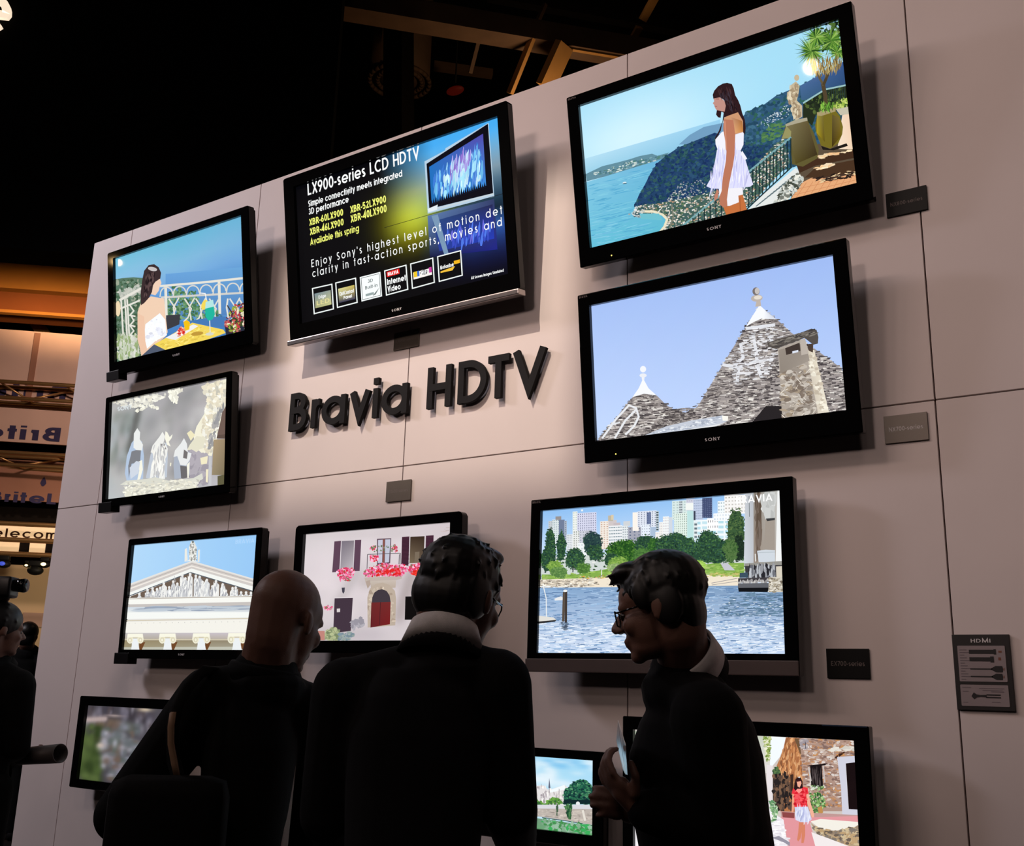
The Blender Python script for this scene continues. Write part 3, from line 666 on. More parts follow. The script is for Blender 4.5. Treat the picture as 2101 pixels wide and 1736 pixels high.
for i, q in enumerate(icons):
    p.poly((245, 250, 250) if i == 2 else (8, 8, 12), q); p.line((60, 70, 70) if i == 2 else (242, 248, 246), [tuple(k) for k in (inner(q, .06, .06, .94, .94) if i == 2 else q)], 3 if i == 2 else 7, True)
    T = lambda s, x0, x1, y, h, c, t=.16, q=q: p.text(s, inner(q, x0, y, x1, y)[0], inner(q, x0, y, x1, y)[1], inner(q, x0, y - h, x1, y)[0], c, t)
    if i == 0:
        p.gquad(inner(q, .08, .22, .92, .80), [(120, 140, 150), (150, 160, 150), (200, 200, 140), (170, 170, 120)]); T('Edge', .28, .66, .46, .13, W_); T('LED', .16, .84, .70, .17, (225, 215, 150))
    if i == 1:
        p.gquad(inner(q, .10, .26, .92, .84), [(220, 215, 150), (200, 180, 90), (60, 60, 90), (50, 50, 80)]); T('OptiContrast', .14, .88, .56, .16, W_, .2); T('Panel', .34, .76, .74, .14, W_, .2)
    if i == 2:
        T('3D', .36, .62, .32, .14, (120, 130, 130)); T('Built-in', .22, .82, .56, .14, (120, 130, 130)); p.poly((150, 165, 165), inner(q, .22, .74, .62, .84)); p.poly((110, 120, 120), [inner(q, .55, .88, 1, 1)[0], inner(q, .9, .62, 1, 1)[0], inner(q, .7, .86, 1, 1)[0]])
    if i == 3:
        p.poly((224, 24, 24), inner(q, .08, .06, .68, .28)); T('BRAVIA', .13, .63, .24, .14, W_, .2); T('Internet', .07, .95, .60, .24, W_, .2); T('Video', .07, .68, .90, .24, W_, .2)
    if i == 4:
        p.poly((245, 240, 235), inner(q, .08, .38, .92, .66)); p.poly((240, 200, 40), inner(q, .10, .36, .26, .58)); p.poly((60, 110, 200), inner(q, .26, .36, .36, .58)); p.poly((200, 60, 160), inner(q, .80, .34, .92, .56))
        p.ell((60, 60, 60), *np.mean(inner(q, .42, .36, .74, .60), 0), 26, 15, -14); T('WiFi', .42, .74, .56, .16, W_, .2)
    if i == 5:
        T('Motionflow', .08, .66, .54, .15, W_, .22); p.poly((240, 180, 30), inner(q, .68, .34, .94, .48)); p.poly((240, 190, 60), [inner(q, .08, .62, 1, 1)[0], inner(q, .72, .56, 1, 1)[0], inner(q, .60, .70, 1, 1)[0], inner(q, .08, .68, 1, 1)[0]])
p.build()

# --- woman on a terrace above a bay
p = Pic('tv3', 1140, 0, .37125)
p.field(lambda s, t: mix(mix((150, 212, 240), (222, 246, 255), math.exp(-((s - .22) / .34) ** 2 - ((t - .34) / .30) ** 2)), (188, 232, 250), .35), 28, 16)
p.gquad([(150, 860), (910, 655), (910, 800), (165, 985)], [(178, 220, 240), (150, 205, 236), (130, 190, 222), (140, 200, 225)])
p.poly((98, 140, 156), [(158, 945), (250, 903), (330, 885), (400, 868), (460, 850), (530, 838), (560, 850), (625, 833), (600, 868), (400, 925), (300, 952), (164, 985)])
p.sc([(76, 118, 132), (120, 160, 170), (200, 214, 210), (84, 128, 120)], [(165, 950), (400, 880), (600, 848), (580, 868), (300, 945)], 150, (5, 22), (4, 9), -14, 8)
p.gquad([(162, 990), (600, 865), (640, 1330), (190, 1370)], [(128, 196, 224), (104, 176, 214), (92, 186, 206), (100, 190, 216)])
p.sc([(110, 186, 218), (128, 200, 224), (86, 168, 206)], [(170, 1010), (560, 900), (430, 1140), (400, 1200), (580, 1260), (200, 1350)], 240, (30, 90), (2, 5), -12, 4)
p.ell((220, 235, 240), 376, 997, 11, 5, -8); p.ell((70, 110, 130), 378, 1001, 13, 3, -8)
p.poly((112, 156, 190), [(680, 790), (740, 738), (820, 695), (920, 676), (1300, 640), (1300, 800), (760, 790)])
hill = [(1000, 680), (1060, 615), (1150, 580), (1220, 530), (1290, 502), (1345, 482), (1500, 400), (1600, 345), (1630, 640), (1400, 900), (1080, 1000), (900, 900)]
p.poly((50, 88, 120), hill)
p.sc([(40, 80, 100), (62, 104, 130), (36, 72, 96), (48, 96, 84)], hill, 800, (8, 34), (6, 22), -20, 30)
p.gquad([(1350, 480), (1600, 345), (1612, 500), (1360, 560)], [(70, 104, 150), (54, 84, 140), (40, 72, 110), (60, 96, 130)])
p.sc([(190, 205, 215), (140, 165, 185), (220, 225, 225)], [(1110, 690), (1280, 580), (1300, 640), (1180, 700)], 70, (4, 10), (3, 7))
p.sc([(70, 116, 74), (90, 132, 80)], [(1130, 760), (1190, 690), (1250, 680), (1290, 740), (1150, 790)], 90, (10, 30), (5, 12), -15, 10)
nh = [(430, 1130), (455, 1070), (490, 1010), (520, 950), (560, 890), (610, 850), (680, 805), (760, 775), (880, 728), (930, 745), (1100, 800), (1300, 800), (1200, 880), (1060, 1000), (900, 1060), (700, 1110), (560, 1120)]
p.poly((36, 66, 104), nh)
p.sc([(28, 56, 90), (44, 80, 112), (34, 72, 84), (26, 50, 96), (50, 90, 92)], nh, 1100, (8, 26), (6, 18), -20, 40)
town = [(430, 1190), (450, 1125), (560, 1115), (700, 1090), (900, 1050), (1060, 980), (1190, 820), (1260, 770), (1300, 900), (1080, 1130), (960, 1210), (640, 1290), (590, 1270), (620, 1200), (560, 1165)]
p.poly((66, 96, 92), town)
p.sc([(226, 220, 206), (206, 196, 180), (190, 150, 120), (70, 100, 74), (48, 78, 70), (150, 150, 150), (236, 236, 230), (96, 124, 90)], town, 1500, (5, 17), (4, 10), -12, 12, 4)
p.sc([(206, 205, 200), (150, 160, 165)], [(600, 1110), (700, 990), (800, 990), (870, 1040), (700, 1100)], 110, (4, 11), (3, 7), 0, 20, 4)
p.line((232, 224, 196), [(470, 1158), (540, 1160), (590, 1178), (615, 1205), (600, 1245), (575, 1275)], 13); p.sc([(225, 225, 220), (60, 90, 100), (170, 180, 180)], [(395, 1180), (440, 1130), (500, 1150), (480, 1200)], 60, (6, 18), (4, 10))
p.gquad([(460, 1170), (570, 1172), (590, 1210), (470, 1200)], [(110, 190, 205)] * 4, 1)
p.line((120, 124, 110), [(640, 1120), (650, 1190), (625, 1270)], 9)
p.poly((226, 230, 228), [(1060, 1165), (1130, 1090), (1330, 930), (1360, 960), (1230, 1130), (1160, 1140)]); p.lines((90, 110, 116), [((1110 + k * 16, 1140 - k * 13), (1140 + k * 17, 1118 - k * 13)) for k in range(13)], 5)
p.poly((92, 78, 62), [(1300, 1110), (1360, 930), (1370, 820), (1460, 800), (1560, 800), (1655, 830), (1672, 1025)])
p.gquad([(1585, 645), (1630, 635), (1655, 835), (1560, 830)], [(238, 214, 190), (236, 200, 170), (240, 210, 180), (244, 224, 200)])
p.poly((228, 168, 120), [(1295, 1112), (1370, 1010), (1440, 975), (1560, 990), (1660, 960), (1673, 1025)])
p.lines((206, 140, 96), [((1330 + 40 * k, 1100 - 8 * k), (1390 + 36 * k, 1012 - 4 * k)) for k in range(8)] + [((1320, 1080), (1672, 1000)), ((1350, 1045), (1670, 978))], 3)
p.poly((66, 44, 30), [(1330, 900), (1450, 870), (1655, 830), (1660, 880), (1440, 920), (1350, 960)]); p.poly((72, 50, 34), [(1380, 985), (1440, 930), (1662, 890), (1668, 960), (1500, 985)])
p.sc([(244, 220, 180), (236, 190, 140)], [(1440, 868), (1640, 836), (1650, 850), (1470, 880)], 22, (14, 46), (5, 12), -8); p.sc([(240, 200, 150), (250, 226, 190)], [(1430, 935), (1520, 905), (1540, 920), (1450, 945)], 14, (20, 50), (6, 14), -10)
p.sc([(236, 206, 160), (70, 50, 40), (40, 30, 26)], [(1430, 985), (1650, 950), (1660, 985), (1480, 1010)], 60, (10, 50), (4, 10), -14, 20)
p.sc([(190, 196, 190), (120, 124, 116), (70, 76, 66), (226, 226, 216)], [(1215, 1120), (1260, 1030), (1340, 960), (1372, 990), (1330, 1060), (1270, 1120)], 220, (8, 24), (8, 20))
p.poly((36, 46, 30), [(1370, 580), (1490, 505), (1612, 480), (1622, 600), (1560, 620), (1440, 640), (1420, 700), (1370, 660)])
p.sc([(50, 66, 36), (30, 40, 28), (84, 104, 50)], [(1375, 580), (1490, 515), (1610, 490), (1618, 600), (1440, 640)], 130, (8, 24)); p.sc([(150, 180, 70), (190, 205, 110), (80, 110, 50)], [(1530, 590), (1610, 545), (1622, 600), (1560, 620)], 80, (6, 18))
p.line((150, 190, 192), [(1370, 575), (1490, 503), (1612, 480)], 9); p.lines((40, 60, 60), [((1500 + 12 * k, 505 - 2 * k), (1503 + 12 * k, 570 - 2 * k)) for k in range(9)], 3); p.poly((196, 190, 170), [(1550, 612), (1625, 598), (1628, 640), (1575, 645)])
p.poly((96, 88, 48), [(1275, 695), (1390, 662), (1430, 740), (1458, 830), (1450, 880), (1370, 925), (1310, 910), (1300, 770), (1250, 770)])
p.gquad([(1285, 700), (1390, 665), (1450, 860), (1330, 910)], [(120, 112, 78), (100, 88, 56), (58, 46, 26), (84, 74, 34)], 6); p.poly((150, 146, 96), [(1252, 770), (1278, 698), (1305, 730), (1302, 765)]); p.poly((170, 164, 140), [(1272, 690), (1330, 665), (1392, 655), (1395, 672), (1320, 690), (1276, 702)])
p.poly((116, 104, 34), [(1450, 640), (1540, 608), (1572, 650), (1590, 710), (1586, 750), (1565, 800), (1520, 828), (1470, 810), (1446, 750), (1436, 700)])
p.gquad([(1446, 640), (1480, 630), (1490, 790), (1445, 740)], [(150, 140, 60), (120, 108, 50), (90, 76, 24), (170, 150, 30)], 5); p.gquad([(1530, 640), (1570, 660), (1580, 760), (1530, 820)], [(96, 84, 46), (120, 104, 50), (110, 90, 20), (60, 46, 16)], 5)
p.poly((166, 152, 110), [(1446, 628), (1530, 600), (1550, 606), (1548, 624), (1470, 648), (1448, 645)]); p.poly((30, 26, 22), [(1470, 812), (1520, 830), (1610, 800), (1618, 815), (1540, 838), (1480, 834)])
p.line((80, 66, 46), [(1495, 620), (1492, 540), (1478, 470)], 22); p.line((96, 84, 60), [(1482, 480), (1460, 440), (1445, 400)], 13); p.line((74, 62, 44), [(1482, 478), (1505, 420), (1525, 370)], 16)
p.sc([(44, 64, 30), (20, 34, 24), (80, 110, 50), (170, 200, 220)], [(1420, 190), (1500, 140), (1570, 125), (1590, 250), (1480, 300)], 160, (8, 28))
for cx, cy, n, R0 in ((1415, 290, 62, 100), (1525, 235, 70, 92), (1440, 215, 44, 80), (1560, 300, 36, 70)):
    for k in range(n):
        a = 2 * math.pi * k / n + p.rng.uniform(-.06, .06); R = R0 * p.rng.uniform(.65, 1.1); c = [(70, 120, 40), (110, 156, 60), (38, 76, 30), (150, 186, 90)][p.rng.randint(4)]; dr = .35 * R * max(0, math.cos(a)) ** 2
        ex, ey = cx + R * math.cos(a), cy + R * math.sin(a) + dr * .3; nx, ny = -math.sin(a) * 5, math.cos(a) * 5
        p.put(p.m([(cx - nx, cy - ny), (ex, ey), (cx + nx, cy + ny)]), cl(c), 1e-6)
p.sc([(150, 130, 80), (190, 170, 110), (110, 90, 50)], [(1390, 390), (1440, 340), (1560, 330), (1590, 370), (1480, 430)], 90, (3, 6), (30, 70), 0, 20)
p.sc([(110, 170, 60), (150, 196, 80), (70, 110, 40)], [(1450, 625), (1480, 580), (1530, 575), (1540, 612)], 40, (4, 8), (20, 44), 0, 30)
st = (196, 180, 150)
p.ell(st, 1334, 436, 14, 17); p.poly(st, [(1296, 480), (1330, 455), (1350, 480), (1345, 520), (1335, 560), (1365, 590), (1366, 650), (1330, 670), (1310, 640), (1308, 590), (1280, 550), (1282, 515), (1298, 505)])
p.sc([(150, 130, 104), (216, 204, 176), (170, 150, 120)], [(1300, 480), (1340, 470), (1335, 540), (1360, 600), (1355, 650), (1318, 650), (1290, 550)], 70, (6, 16), (10, 30))
p.line((120, 166, 172), [(700, 1245), (900, 1085), (1305, 762)], 11)
p.lines((24, 44, 48), [((1075 + 19 * k, 950 - 15.3 * k), (1070 + 19.5 * k, 1145 - 18 * k)) for k in range(13)] + [((760 + 32 * k, 1200 - 26 * k), (762 + 32 * k, 1260 - 4 * k)) for k in range(6)], 6)
p.line((30, 50, 54), [(1050, 1165), (1310, 925)], 7)
p.crop(1380, 130, .19589)
sk = (186, 118, 92)
p.poly((204, 150, 112), [(540, 570), (600, 520), (680, 500), (730, 560), (752, 640), (750, 720), (655, 740), (540, 710)]); p.gquad([(620, 560), (730, 600), (748, 710), (650, 730)], [(190, 140, 110), (170, 110, 60), (196, 130, 60), (226, 170, 120)])
p.poly((240, 240, 252), [(452, 790), (520, 712), (548, 706), (562, 800), (572, 905), (480, 905), (455, 840)]); p.poly((236, 236, 250), [(655, 742), (752, 716), (748, 850), (718, 912), (655, 912)])
p.poly((222, 222, 250), [(470, 895), (715, 905), (770, 1010), (800, 1110), (852, 1268), (820, 1290), (600, 1312), (410, 1302), (358, 1278), (420, 1170), (450, 1010)])
p.sc([(196, 196, 240), (240, 240, 255), (206, 206, 246)], [(480, 930), (710, 930), (820, 1260), (600, 1295), (390, 1280)], 110, (5, 12), (70, 220), 4, 12)
p.poly((238, 238, 252), [(735, 912), (788, 996), (762, 1012), (720, 950)]); p.poly((240, 238, 244), [(490, 1308), (742, 1300), (746, 1372), (696, 1382), (702, 1452), (600, 1490), (578, 1484), (570, 1340), (500, 1400)])
p.poly((196, 112, 62), [(540, 1500), (600, 1490), (702, 1452), (696, 1384), (742, 1372), (790, 1545), (570, 1590)]); p.line((140, 70, 36), [(712, 1400), (716, 1560)], 5)
p.poly(sk, [(540, 580), (640, 590), (662, 740), (656, 950), (640, 1060), (600, 1250), (588, 1330), (576, 1420), (582, 1490), (540, 1506), (500, 1470), (494, 1400), (520, 1330), (530, 1200), (565, 1010), (570, 920), (555, 800), (535, 680)])
p.gquad([(545, 600), (560, 600), (575, 900), (562, 900)], [(206, 140, 112)] * 4, 1); p.poly((190, 126, 104), [(440, 1400), (470, 1310), (490, 1330), (480, 1400), (445, 1440)])
p.poly((192, 142, 130), [(430, 355), (500, 350), (545, 385), (565, 440), (550, 520), (512, 495), (470, 488), (455, 470), (445, 450), (440, 430), (425, 410), (440, 390)])
p.poly((46, 26, 30), [(575, 200), (625, 215), (645, 260), (660, 330), (690, 380), (715, 440), (735, 520), (762, 590), (772, 680), (760, 748), (745, 720), (742, 600), (690, 510), (600, 540), (548, 560), (520, 640), (510, 700), (450, 795), (448, 775), (490, 700), (528, 600), (540, 510), (515, 500), (508, 565), (480, 558), (460, 530), (468, 484), (505, 492), (550, 500), (562, 440), (545, 380), (500, 350), (430, 362), (424, 322), (440, 280), (480, 235), (530, 208)])
p.sc([(70, 44, 46), (26, 16, 22), (60, 50, 60)], [(470, 290), (560, 260), (610, 270), (640, 400), (680, 480), (610, 490), (570, 400), (490, 320)], 80, (4, 9), (30, 70), -14, 12)
p.line((120, 70, 66), [(455, 366), (490, 368)], 7); p.line((150, 80, 80), [(444, 440), (470, 446)], 6)
p.build()

# --- conical stone roofs
p = Pic('tv4', 1160, 480, .37125)
p.field(lambda s, t: mix((156, 184, 240), (196, 216, 252), .25 + .75 * t - .2 * s))
cone = [(1075, 395), (1040, 450), (1000, 510), (960, 575), (920, 640), (860, 740), (800, 840), (740, 940), (700, 985), (640, 985), (600, 968), (560, 945), (505, 890), (430, 870), (370, 900), (320, 960), (260, 1040), (178, 1130), (180, 1160), (1560, 990), (1548, 790), (1520, 740), (1400, 650), (1250, 545), (1170, 470)]
p.poly((158, 150, 148), cone)
st_ = [(206, 200, 196), (186, 178, 172), (226, 222, 216), (120, 112, 110), (150, 142, 138), (96, 90, 90), (74, 68, 70)]
p.sc(st_, cone, 2600, (14, 44), (5, 10), -4, 5, 4, .3); p.sc([(58, 52, 56), (84, 78, 78)], cone, 900, (14, 44), (2, 5), -4, 6, 4)
lm = [(540, 940), (600, 968), (720, 950), (700, 1010), (640, 1070), (430, 1110), (560, 1000)]
p.sc([(70, 64, 66), (100, 94, 92), (160, 152, 148)], lm, 260, (14, 40), (3, 8), -6, 6, 4)
ws = (224, 226, 232)
for seg in ([(970, 600), (985, 680), (920, 740)], [(1040, 560), (1055, 640), (1060, 700)], [(870, 720), (960, 735), (1060, 700), (1150, 690)], [(960, 740), (950, 830)], [(1060, 720), (1085, 790)], [(1130, 560), (1165, 640)], [(1000, 520), (1160, 500)]): p.line(ws, seg, 17)
p.sc([(214, 214, 218), (140, 134, 134), (230, 230, 234)], [(900, 680), (960, 600), (1040, 520), (1160, 500), (1240, 560), (1180, 690), (1100, 790), (940, 840)], 320, (14, 40), (4, 9), -5, 6, 4)
p.line((230, 232, 236), [(200, 1130), (280, 1020), (350, 945), (390, 960), (405, 1010), (380, 1060), (330, 1110)], 11); p.line((230, 232, 236), [(390, 970), (330, 1030), (270, 1130)], 11); p.line((226, 228, 232), [(230, 1060), (300, 1040)], 9)
for X, Y, pts in ((1075, 395, [(1075, 390), (1120, 432), (1170, 470), (1085, 466), (1040, 485), (1000, 510), (1035, 452)]), (430, 795, [(430, 795), (460, 850), (505, 890), (435, 880), (370, 900), (405, 850)])): p.poly((244, 246, 250), pts)
p.gquad([(1100, 415), (1120, 432), (1170, 470), (1100, 466)], [(244, 246, 250), (210, 216, 228), (206, 212, 226), (240, 242, 248)], 3)
p.poly((190, 178, 168), [(1058, 368), (1080, 366), (1084, 396), (1052, 400)]); p.ell((186, 176, 168), 1060, 352, 32, 19, -6); p.ell((226, 218, 206), 1066, 348, 22, 11, -6); p.ell((120, 112, 112), 1056, 314, 20, 22); p.ell((196, 190, 186), 1062, 312, 13, 18)
p.poly((236, 238, 244), [(420, 775), (440, 775), (436, 805), (424, 805)]); p.ell((232, 235, 242), 430, 778, 20, 11); p.ell((240, 243, 250), 430, 743, 17, 18)
p.poly((40, 36, 38), [(1030, 1045), (1110, 950), (1200, 950), (1205, 1025)])
p.poly((196, 202, 214), [(440, 1112), (560, 1062), (700, 1030), (870, 1002), (902, 1008), (900, 1032), (860, 1048), (660, 1085), (520, 1110)]); p.sc([(170, 178, 194), (226, 230, 236)], [(470, 1105), (700, 1040), (860, 1010), (860, 1040), (660, 1080)], 100, (8, 26), (4, 9)); p.poly((246, 244, 236), [(868, 1003), (902, 1006), (900, 1032), (872, 1032)]); p.poly((226, 228, 232), [(520, 1110), (660, 1085), (860, 1048), (900, 1035), (820, 1070), (600, 1110)])
p.poly((172, 162, 152), [(1175, 632), (1300, 585), (1345, 640), (1375, 730), (1400, 1000), (1200, 1022), (1185, 760)])
p.sc([(200, 192, 182), (150, 140, 130), (186, 176, 164), (130, 116, 104), (166, 150, 130)], [(1190, 760), (1330, 720), (1385, 1000), (1205, 1018)], 130, (16, 48), (12, 26), -6, 20)
p.sc([(110, 98, 90), (226, 218, 206)], [(1190, 780), (1360, 730), (1395, 1000), (1205, 1018)], 70, (14, 40), (2, 5), -8, 60)
p.gquad([(1330, 640), (1375, 640), (1456, 985), (1398, 1002)], [(206, 196, 180), (226, 216, 196), (232, 224, 206), (214, 204, 188)], 4); p.sc([(196, 184, 166), (236, 230, 214)], [(1345, 660), (1378, 660), (1450, 980), (1402, 996)], 46, (10, 30), (8, 22))
p.gquad([(1180, 640), (1330, 600), (1350, 700), (1190, 770)], [(150, 140, 130), (140, 130, 122), (160, 150, 140), (140, 130, 120)], 4)
p.poly((64, 54, 50), [(1216, 630), (1295, 600), (1300, 645), (1222, 668)]); p.poly((220, 226, 240), [(1255, 648), (1288, 640), (1288, 652), (1256, 660)]); p.poly((186, 176, 166), [(1298, 585), (1325, 575), (1345, 660), (1305, 670)]); p.poly((76, 62, 54), [(1335, 610), (1370, 605), (1368, 655), (1345, 645)])
p.poly((84, 78, 74), [(1118, 600), (1180, 578), (1250, 560), (1300, 545), (1360, 523), (1388, 530), (1398, 570), (1395, 606), (1370, 612), (1322, 574), (1220, 612), (1168, 636), (1124, 622)]); p.sc([(110, 104, 98), (64, 60, 60), (130, 124, 116)], [(1125, 602), (1250, 562), (1360, 530), (1390, 560), (1300, 570), (1180, 620)], 70, (14, 40), (4, 10), -18, 10)
p.build()
# --- stone statues in a grotto
p = Pic('tv5', 180, 740, .19585)
rr = p.rng; gb = [(rr.uniform(215, 1450), rr.uniform(250, 1400), rr.uniform(30, 120), rr.uniform(40, 120), [(150, 150, 148), (190, 188, 186), (140, 140, 142), (200, 200, 198), (164, 160, 164)][rr.randint(5)], rr.uniform(.3, .7)) for _ in range(120)]
gb += [(rr.uniform(230, 480), rr.uniform(560, 1050), rr.uniform(20, 60), rr.uniform(40, 110), [(120, 128, 124), (140, 146, 140), (172, 180, 184)][rr.randint(3)], .6) for _ in range(30)] + [(520 - k * 14, 520 + k * 60, 34, 60, (100, 100, 98), .7) for k in range(8)]
p.soft(lambda s, t: mix(mix((172, 176, 176), (178, 170, 174), s), (204, 210, 216), max(0, t - .6)), gb)
cr = (244, 242, 226)
p.sc([(236, 234, 222), (226, 224, 212), (212, 210, 200), (230, 226, 210)], [(250, 430), (700, 350), (1000, 285), (960, 330), (700, 420), (560, 480), (300, 470)], 120, (16, 56), (12, 44))
p.sc([cr, (232, 230, 216)], [(840, 310), (960, 295), (920, 440), (880, 430)], 34, (20, 50), (20, 60)); p.sc([cr], [(470, 560), (560, 440), (700, 470), (760, 520), (640, 480)], 30, (10, 34), (10, 40))
p.poly((240, 236, 214), [(1180, 265), (1472, 185), (1460, 420), (1400, 500), (1380, 640), (1330, 830), (1290, 1000), (1210, 990), (1130, 960), (1100, 800), (1130, 690), (1210, 560), (1250, 400)])
p.sc([(222, 214, 192), (232, 226, 206), (248, 246, 234), (206, 202, 188), (230, 220, 196)], [(1190, 270), (1465, 195), (1455, 440), (1380, 560), (1300, 960), (1220, 980), (1180, 700), (1250, 400)], 300, (14, 50), (16, 60), 10, 30)
p.sc([(150, 150, 152), (176, 174, 172)], [(1350, 480), (1420, 470), (1340, 700), (1290, 960), (1240, 900), (1330, 600)], 40, (12, 34), (30, 90), 10, 12)
p.poly((112, 92, 84), [(1400, 540), (1462, 440), (1456, 820), (1340, 815), (1380, 640)]); p.poly((96, 80, 72), [(1350, 780), (1456, 770), (1454, 815), (1340, 815)])
p.gquad([(1310, 830), (1456, 820), (1448, 1200), (1290, 1200)], [(170, 150, 120), (150, 130, 104), (120, 110, 84), (150, 136, 110)]); p.poly((96, 92, 66), [(1350, 1210), (1448, 1190), (1445, 1300), (1350, 1310)])
p.sc([(176, 170, 178), (160, 154, 164)], [(1040, 960), (1170, 920), (1250, 1060), (1240, 1290), (1060, 1240)], 60, (40, 90), (40, 120), 0, 10, 8)
p.poly((226, 222, 200), [(1060, 880), (1130, 790), (1220, 800), (1200, 920), (1160, 930), (1130, 960), (1080, 930), (1030, 940)]); p.poly((236, 228, 190), [(1030, 760), (1070, 730), (1115, 780), (1070, 840)])
bl, dk = (178, 196, 220), (126, 128, 134)
p.poly(bl, [(450, 860), (500, 800), (560, 850), (580, 1000), (570, 1240), (400, 1260), (380, 1180), (400, 1000)]); p.poly(dk, [(450, 950), (550, 920), (540, 1060), (450, 1080), (420, 1230), (415, 1100)])
p.poly((232, 234, 232), [(475, 760), (510, 705), (540, 750), (535, 820), (570, 880), (560, 940), (500, 935), (470, 910)]); p.poly(cr, [(515, 1060), (560, 1040), (568, 1140), (540, 1240), (510, 1250), (530, 1150)]); p.poly((206, 214, 226), [(430, 1120), (500, 1050), (540, 1060), (520, 1180), (440, 1240)])
p.poly((190, 198, 210), [(600, 1230), (650, 980), (700, 880), (820, 860), (830, 1000), (820, 1220), (740, 1240)])
p.poly((236, 236, 232), [(740, 800), (775, 745), (800, 790), (790, 850), (830, 920), (820, 1000), (790, 1050), (800, 1240), (755, 1240), (760, 1100), (700, 1200), (640, 1240), (660, 1080), (700, 980), (650, 960), (670, 890)]); p.poly((140, 136, 136), [(755, 870), (800, 870), (815, 930), (760, 920)]); p.poly(cr, [(805, 740), (825, 750), (850, 800), (880, 770), (870, 810), (840, 850), (860, 900), (820, 880), (800, 810)])
p.sc([(200, 200, 200), (250, 248, 240)], [(680, 900), (800, 900), (800, 1200), (660, 1220)], 60, (8, 18), (30, 110), 6, 16)
p.poly((170, 178, 192), [(900, 980), (960, 900), (1060, 960), (1060, 1220), (900, 1240), (890, 1100)]); p.poly((230, 232, 232), [(965, 870), (1000, 812), (1030, 870), (1040, 960), (1080, 970), (1060, 1040), (1020, 1100), (960, 1090), (930, 1000), (890, 1010), (905, 940)]); p.poly((116, 112, 112), [(1000, 930), (1040, 960), (1030, 1030), (990, 1020)]); p.poly((108, 106, 108), [(960, 1100), (1040, 1110), (1060, 1220), (970, 1240)]); p.poly(cr, [(1030, 1090), (1060, 1060), (1050, 1230), (1035, 1230)])
p.poly((238, 230, 196), [(1170, 1020), (1250, 1000), (1240, 1080), (1180, 1090)]); p.poly((240, 232, 200), [(1230, 1140), (1255, 1140), (1248, 1280), (1228, 1270)]); p.line((196, 196, 200), [(1275, 1000), (1270, 1310)], 30); p.line((240, 236, 214), [(862, 1070), (858, 1105)], 12)
p.poly((216, 216, 204), [(330, 1300), (400, 1255), (600, 1240), (700, 1220), (850, 1260), (1100, 1230), (1190, 1180), (1200, 1240), (1100, 1290), (600, 1310)]); p.poly((224, 222, 206), [(380, 1330), (1150, 1280), (1120, 1345), (380, 1430)])
p.sc([(238, 236, 222), (198, 196, 186), (212, 210, 198), (230, 226, 208)], [(380, 1280), (1150, 1240), (1150, 1340), (600, 1400), (370, 1420)], 240, (14, 50), (8, 26), -5, 20)
p.text('SONY', (302, 528), (452, 496), (302, 484), (214, 222, 224), .17); p.build()

# --- city waterfront
p = Pic('tv6', 1060, 960, .30462)
p.field(lambda s, t: ramp([(0, (142, 190, 240)), (.25, (190, 216, 246)), (.4, (214, 230, 250)), (1, (214, 230, 250))], t + .05 * s))
p.crop(1100, 1000, .12671)
def bld(x0, x1, y0, y1, c, win=None, nx=6, ny=10, w=.5, h=.45, sl=-.10):
    p.poly(c, [(x0, y0), (x1, y0 + (x1 - x0) * sl * .6), (x1, y1), (x0, y1)])
    if win:
        sg = []; dx, dy = (x1 - x0) / nx, (y1 - y0) / ny; z = p.z
        for i in range(nx):
            for j in range(ny):
                x, y = x0 + dx * (i + .5), y0 + dy * (j + .55) + (x0 + dx * i - x0) * sl * .5; p.z = z
                p.poly(mix(win, c, p.rng.uniform(0, .5)), [(x - dx * w / 2, y - dy * h / 2), (x + dx * w / 2, y - dy * h / 2), (x + dx * w / 2, y + dy * h / 2), (x - dx * w / 2, y + dy * h / 2)])
        p.z = z + 3e-5
bld(185, 250, 540, 1000, (198, 204, 208), (150, 160, 170), 2, 14); bld(245, 360, 515, 1000, (220, 228, 230), (110, 140, 150), 4, 14); bld(300, 395, 465, 520, (150, 145, 145)); bld(355, 450, 520, 900, (112, 124, 152)); bld(445, 485, 535, 900, (170, 180, 196), (90, 100, 120), 1, 12)
bld(580, 660, 385, 1000, (236, 240, 236), (180, 196, 190), 2, 16); bld(655, 970, 410, 900, (212, 214, 236), (84, 90, 116), 9, 13, .34, .5); bld(720, 750, 350, 380, (236, 240, 240))
bld(480, 580, 760, 1050, (228, 232, 236), (130, 140, 150), 4, 10); bld(590, 700, 700, 1060, (232, 234, 232), (110, 120, 110), 3, 10); bld(690, 870, 700, 960, (206, 208, 220), (140, 150, 160), 4, 6); bld(660, 860, 900, 1200, (240, 244, 246), (200, 210, 214), 4, 5)
bld(1030, 1170, 545, 1000, (240, 232, 222), (190, 150, 130), 3, 13); bld(1165, 1300, 530, 680, (206, 196, 196)); bld(1160, 1240, 450, 540, (190, 180, 160)); bld(1210, 1250, 440, 520, (214, 200, 170)); bld(1250, 1360, 570, 640, (196, 186, 190))
bld(1170, 1390, 620, 1080, (236, 238, 240), (120, 140, 150), 6, 9, .8, .35); bld(1390, 1490, 620, 900, (228, 234, 236), (130, 140, 150), 3, 7); bld(1485, 1700, 640, 900, (164, 166, 180), (60, 80, 110), 3, 5, .35, .35); bld(1410, 1520, 545, 620, (206, 210, 214))
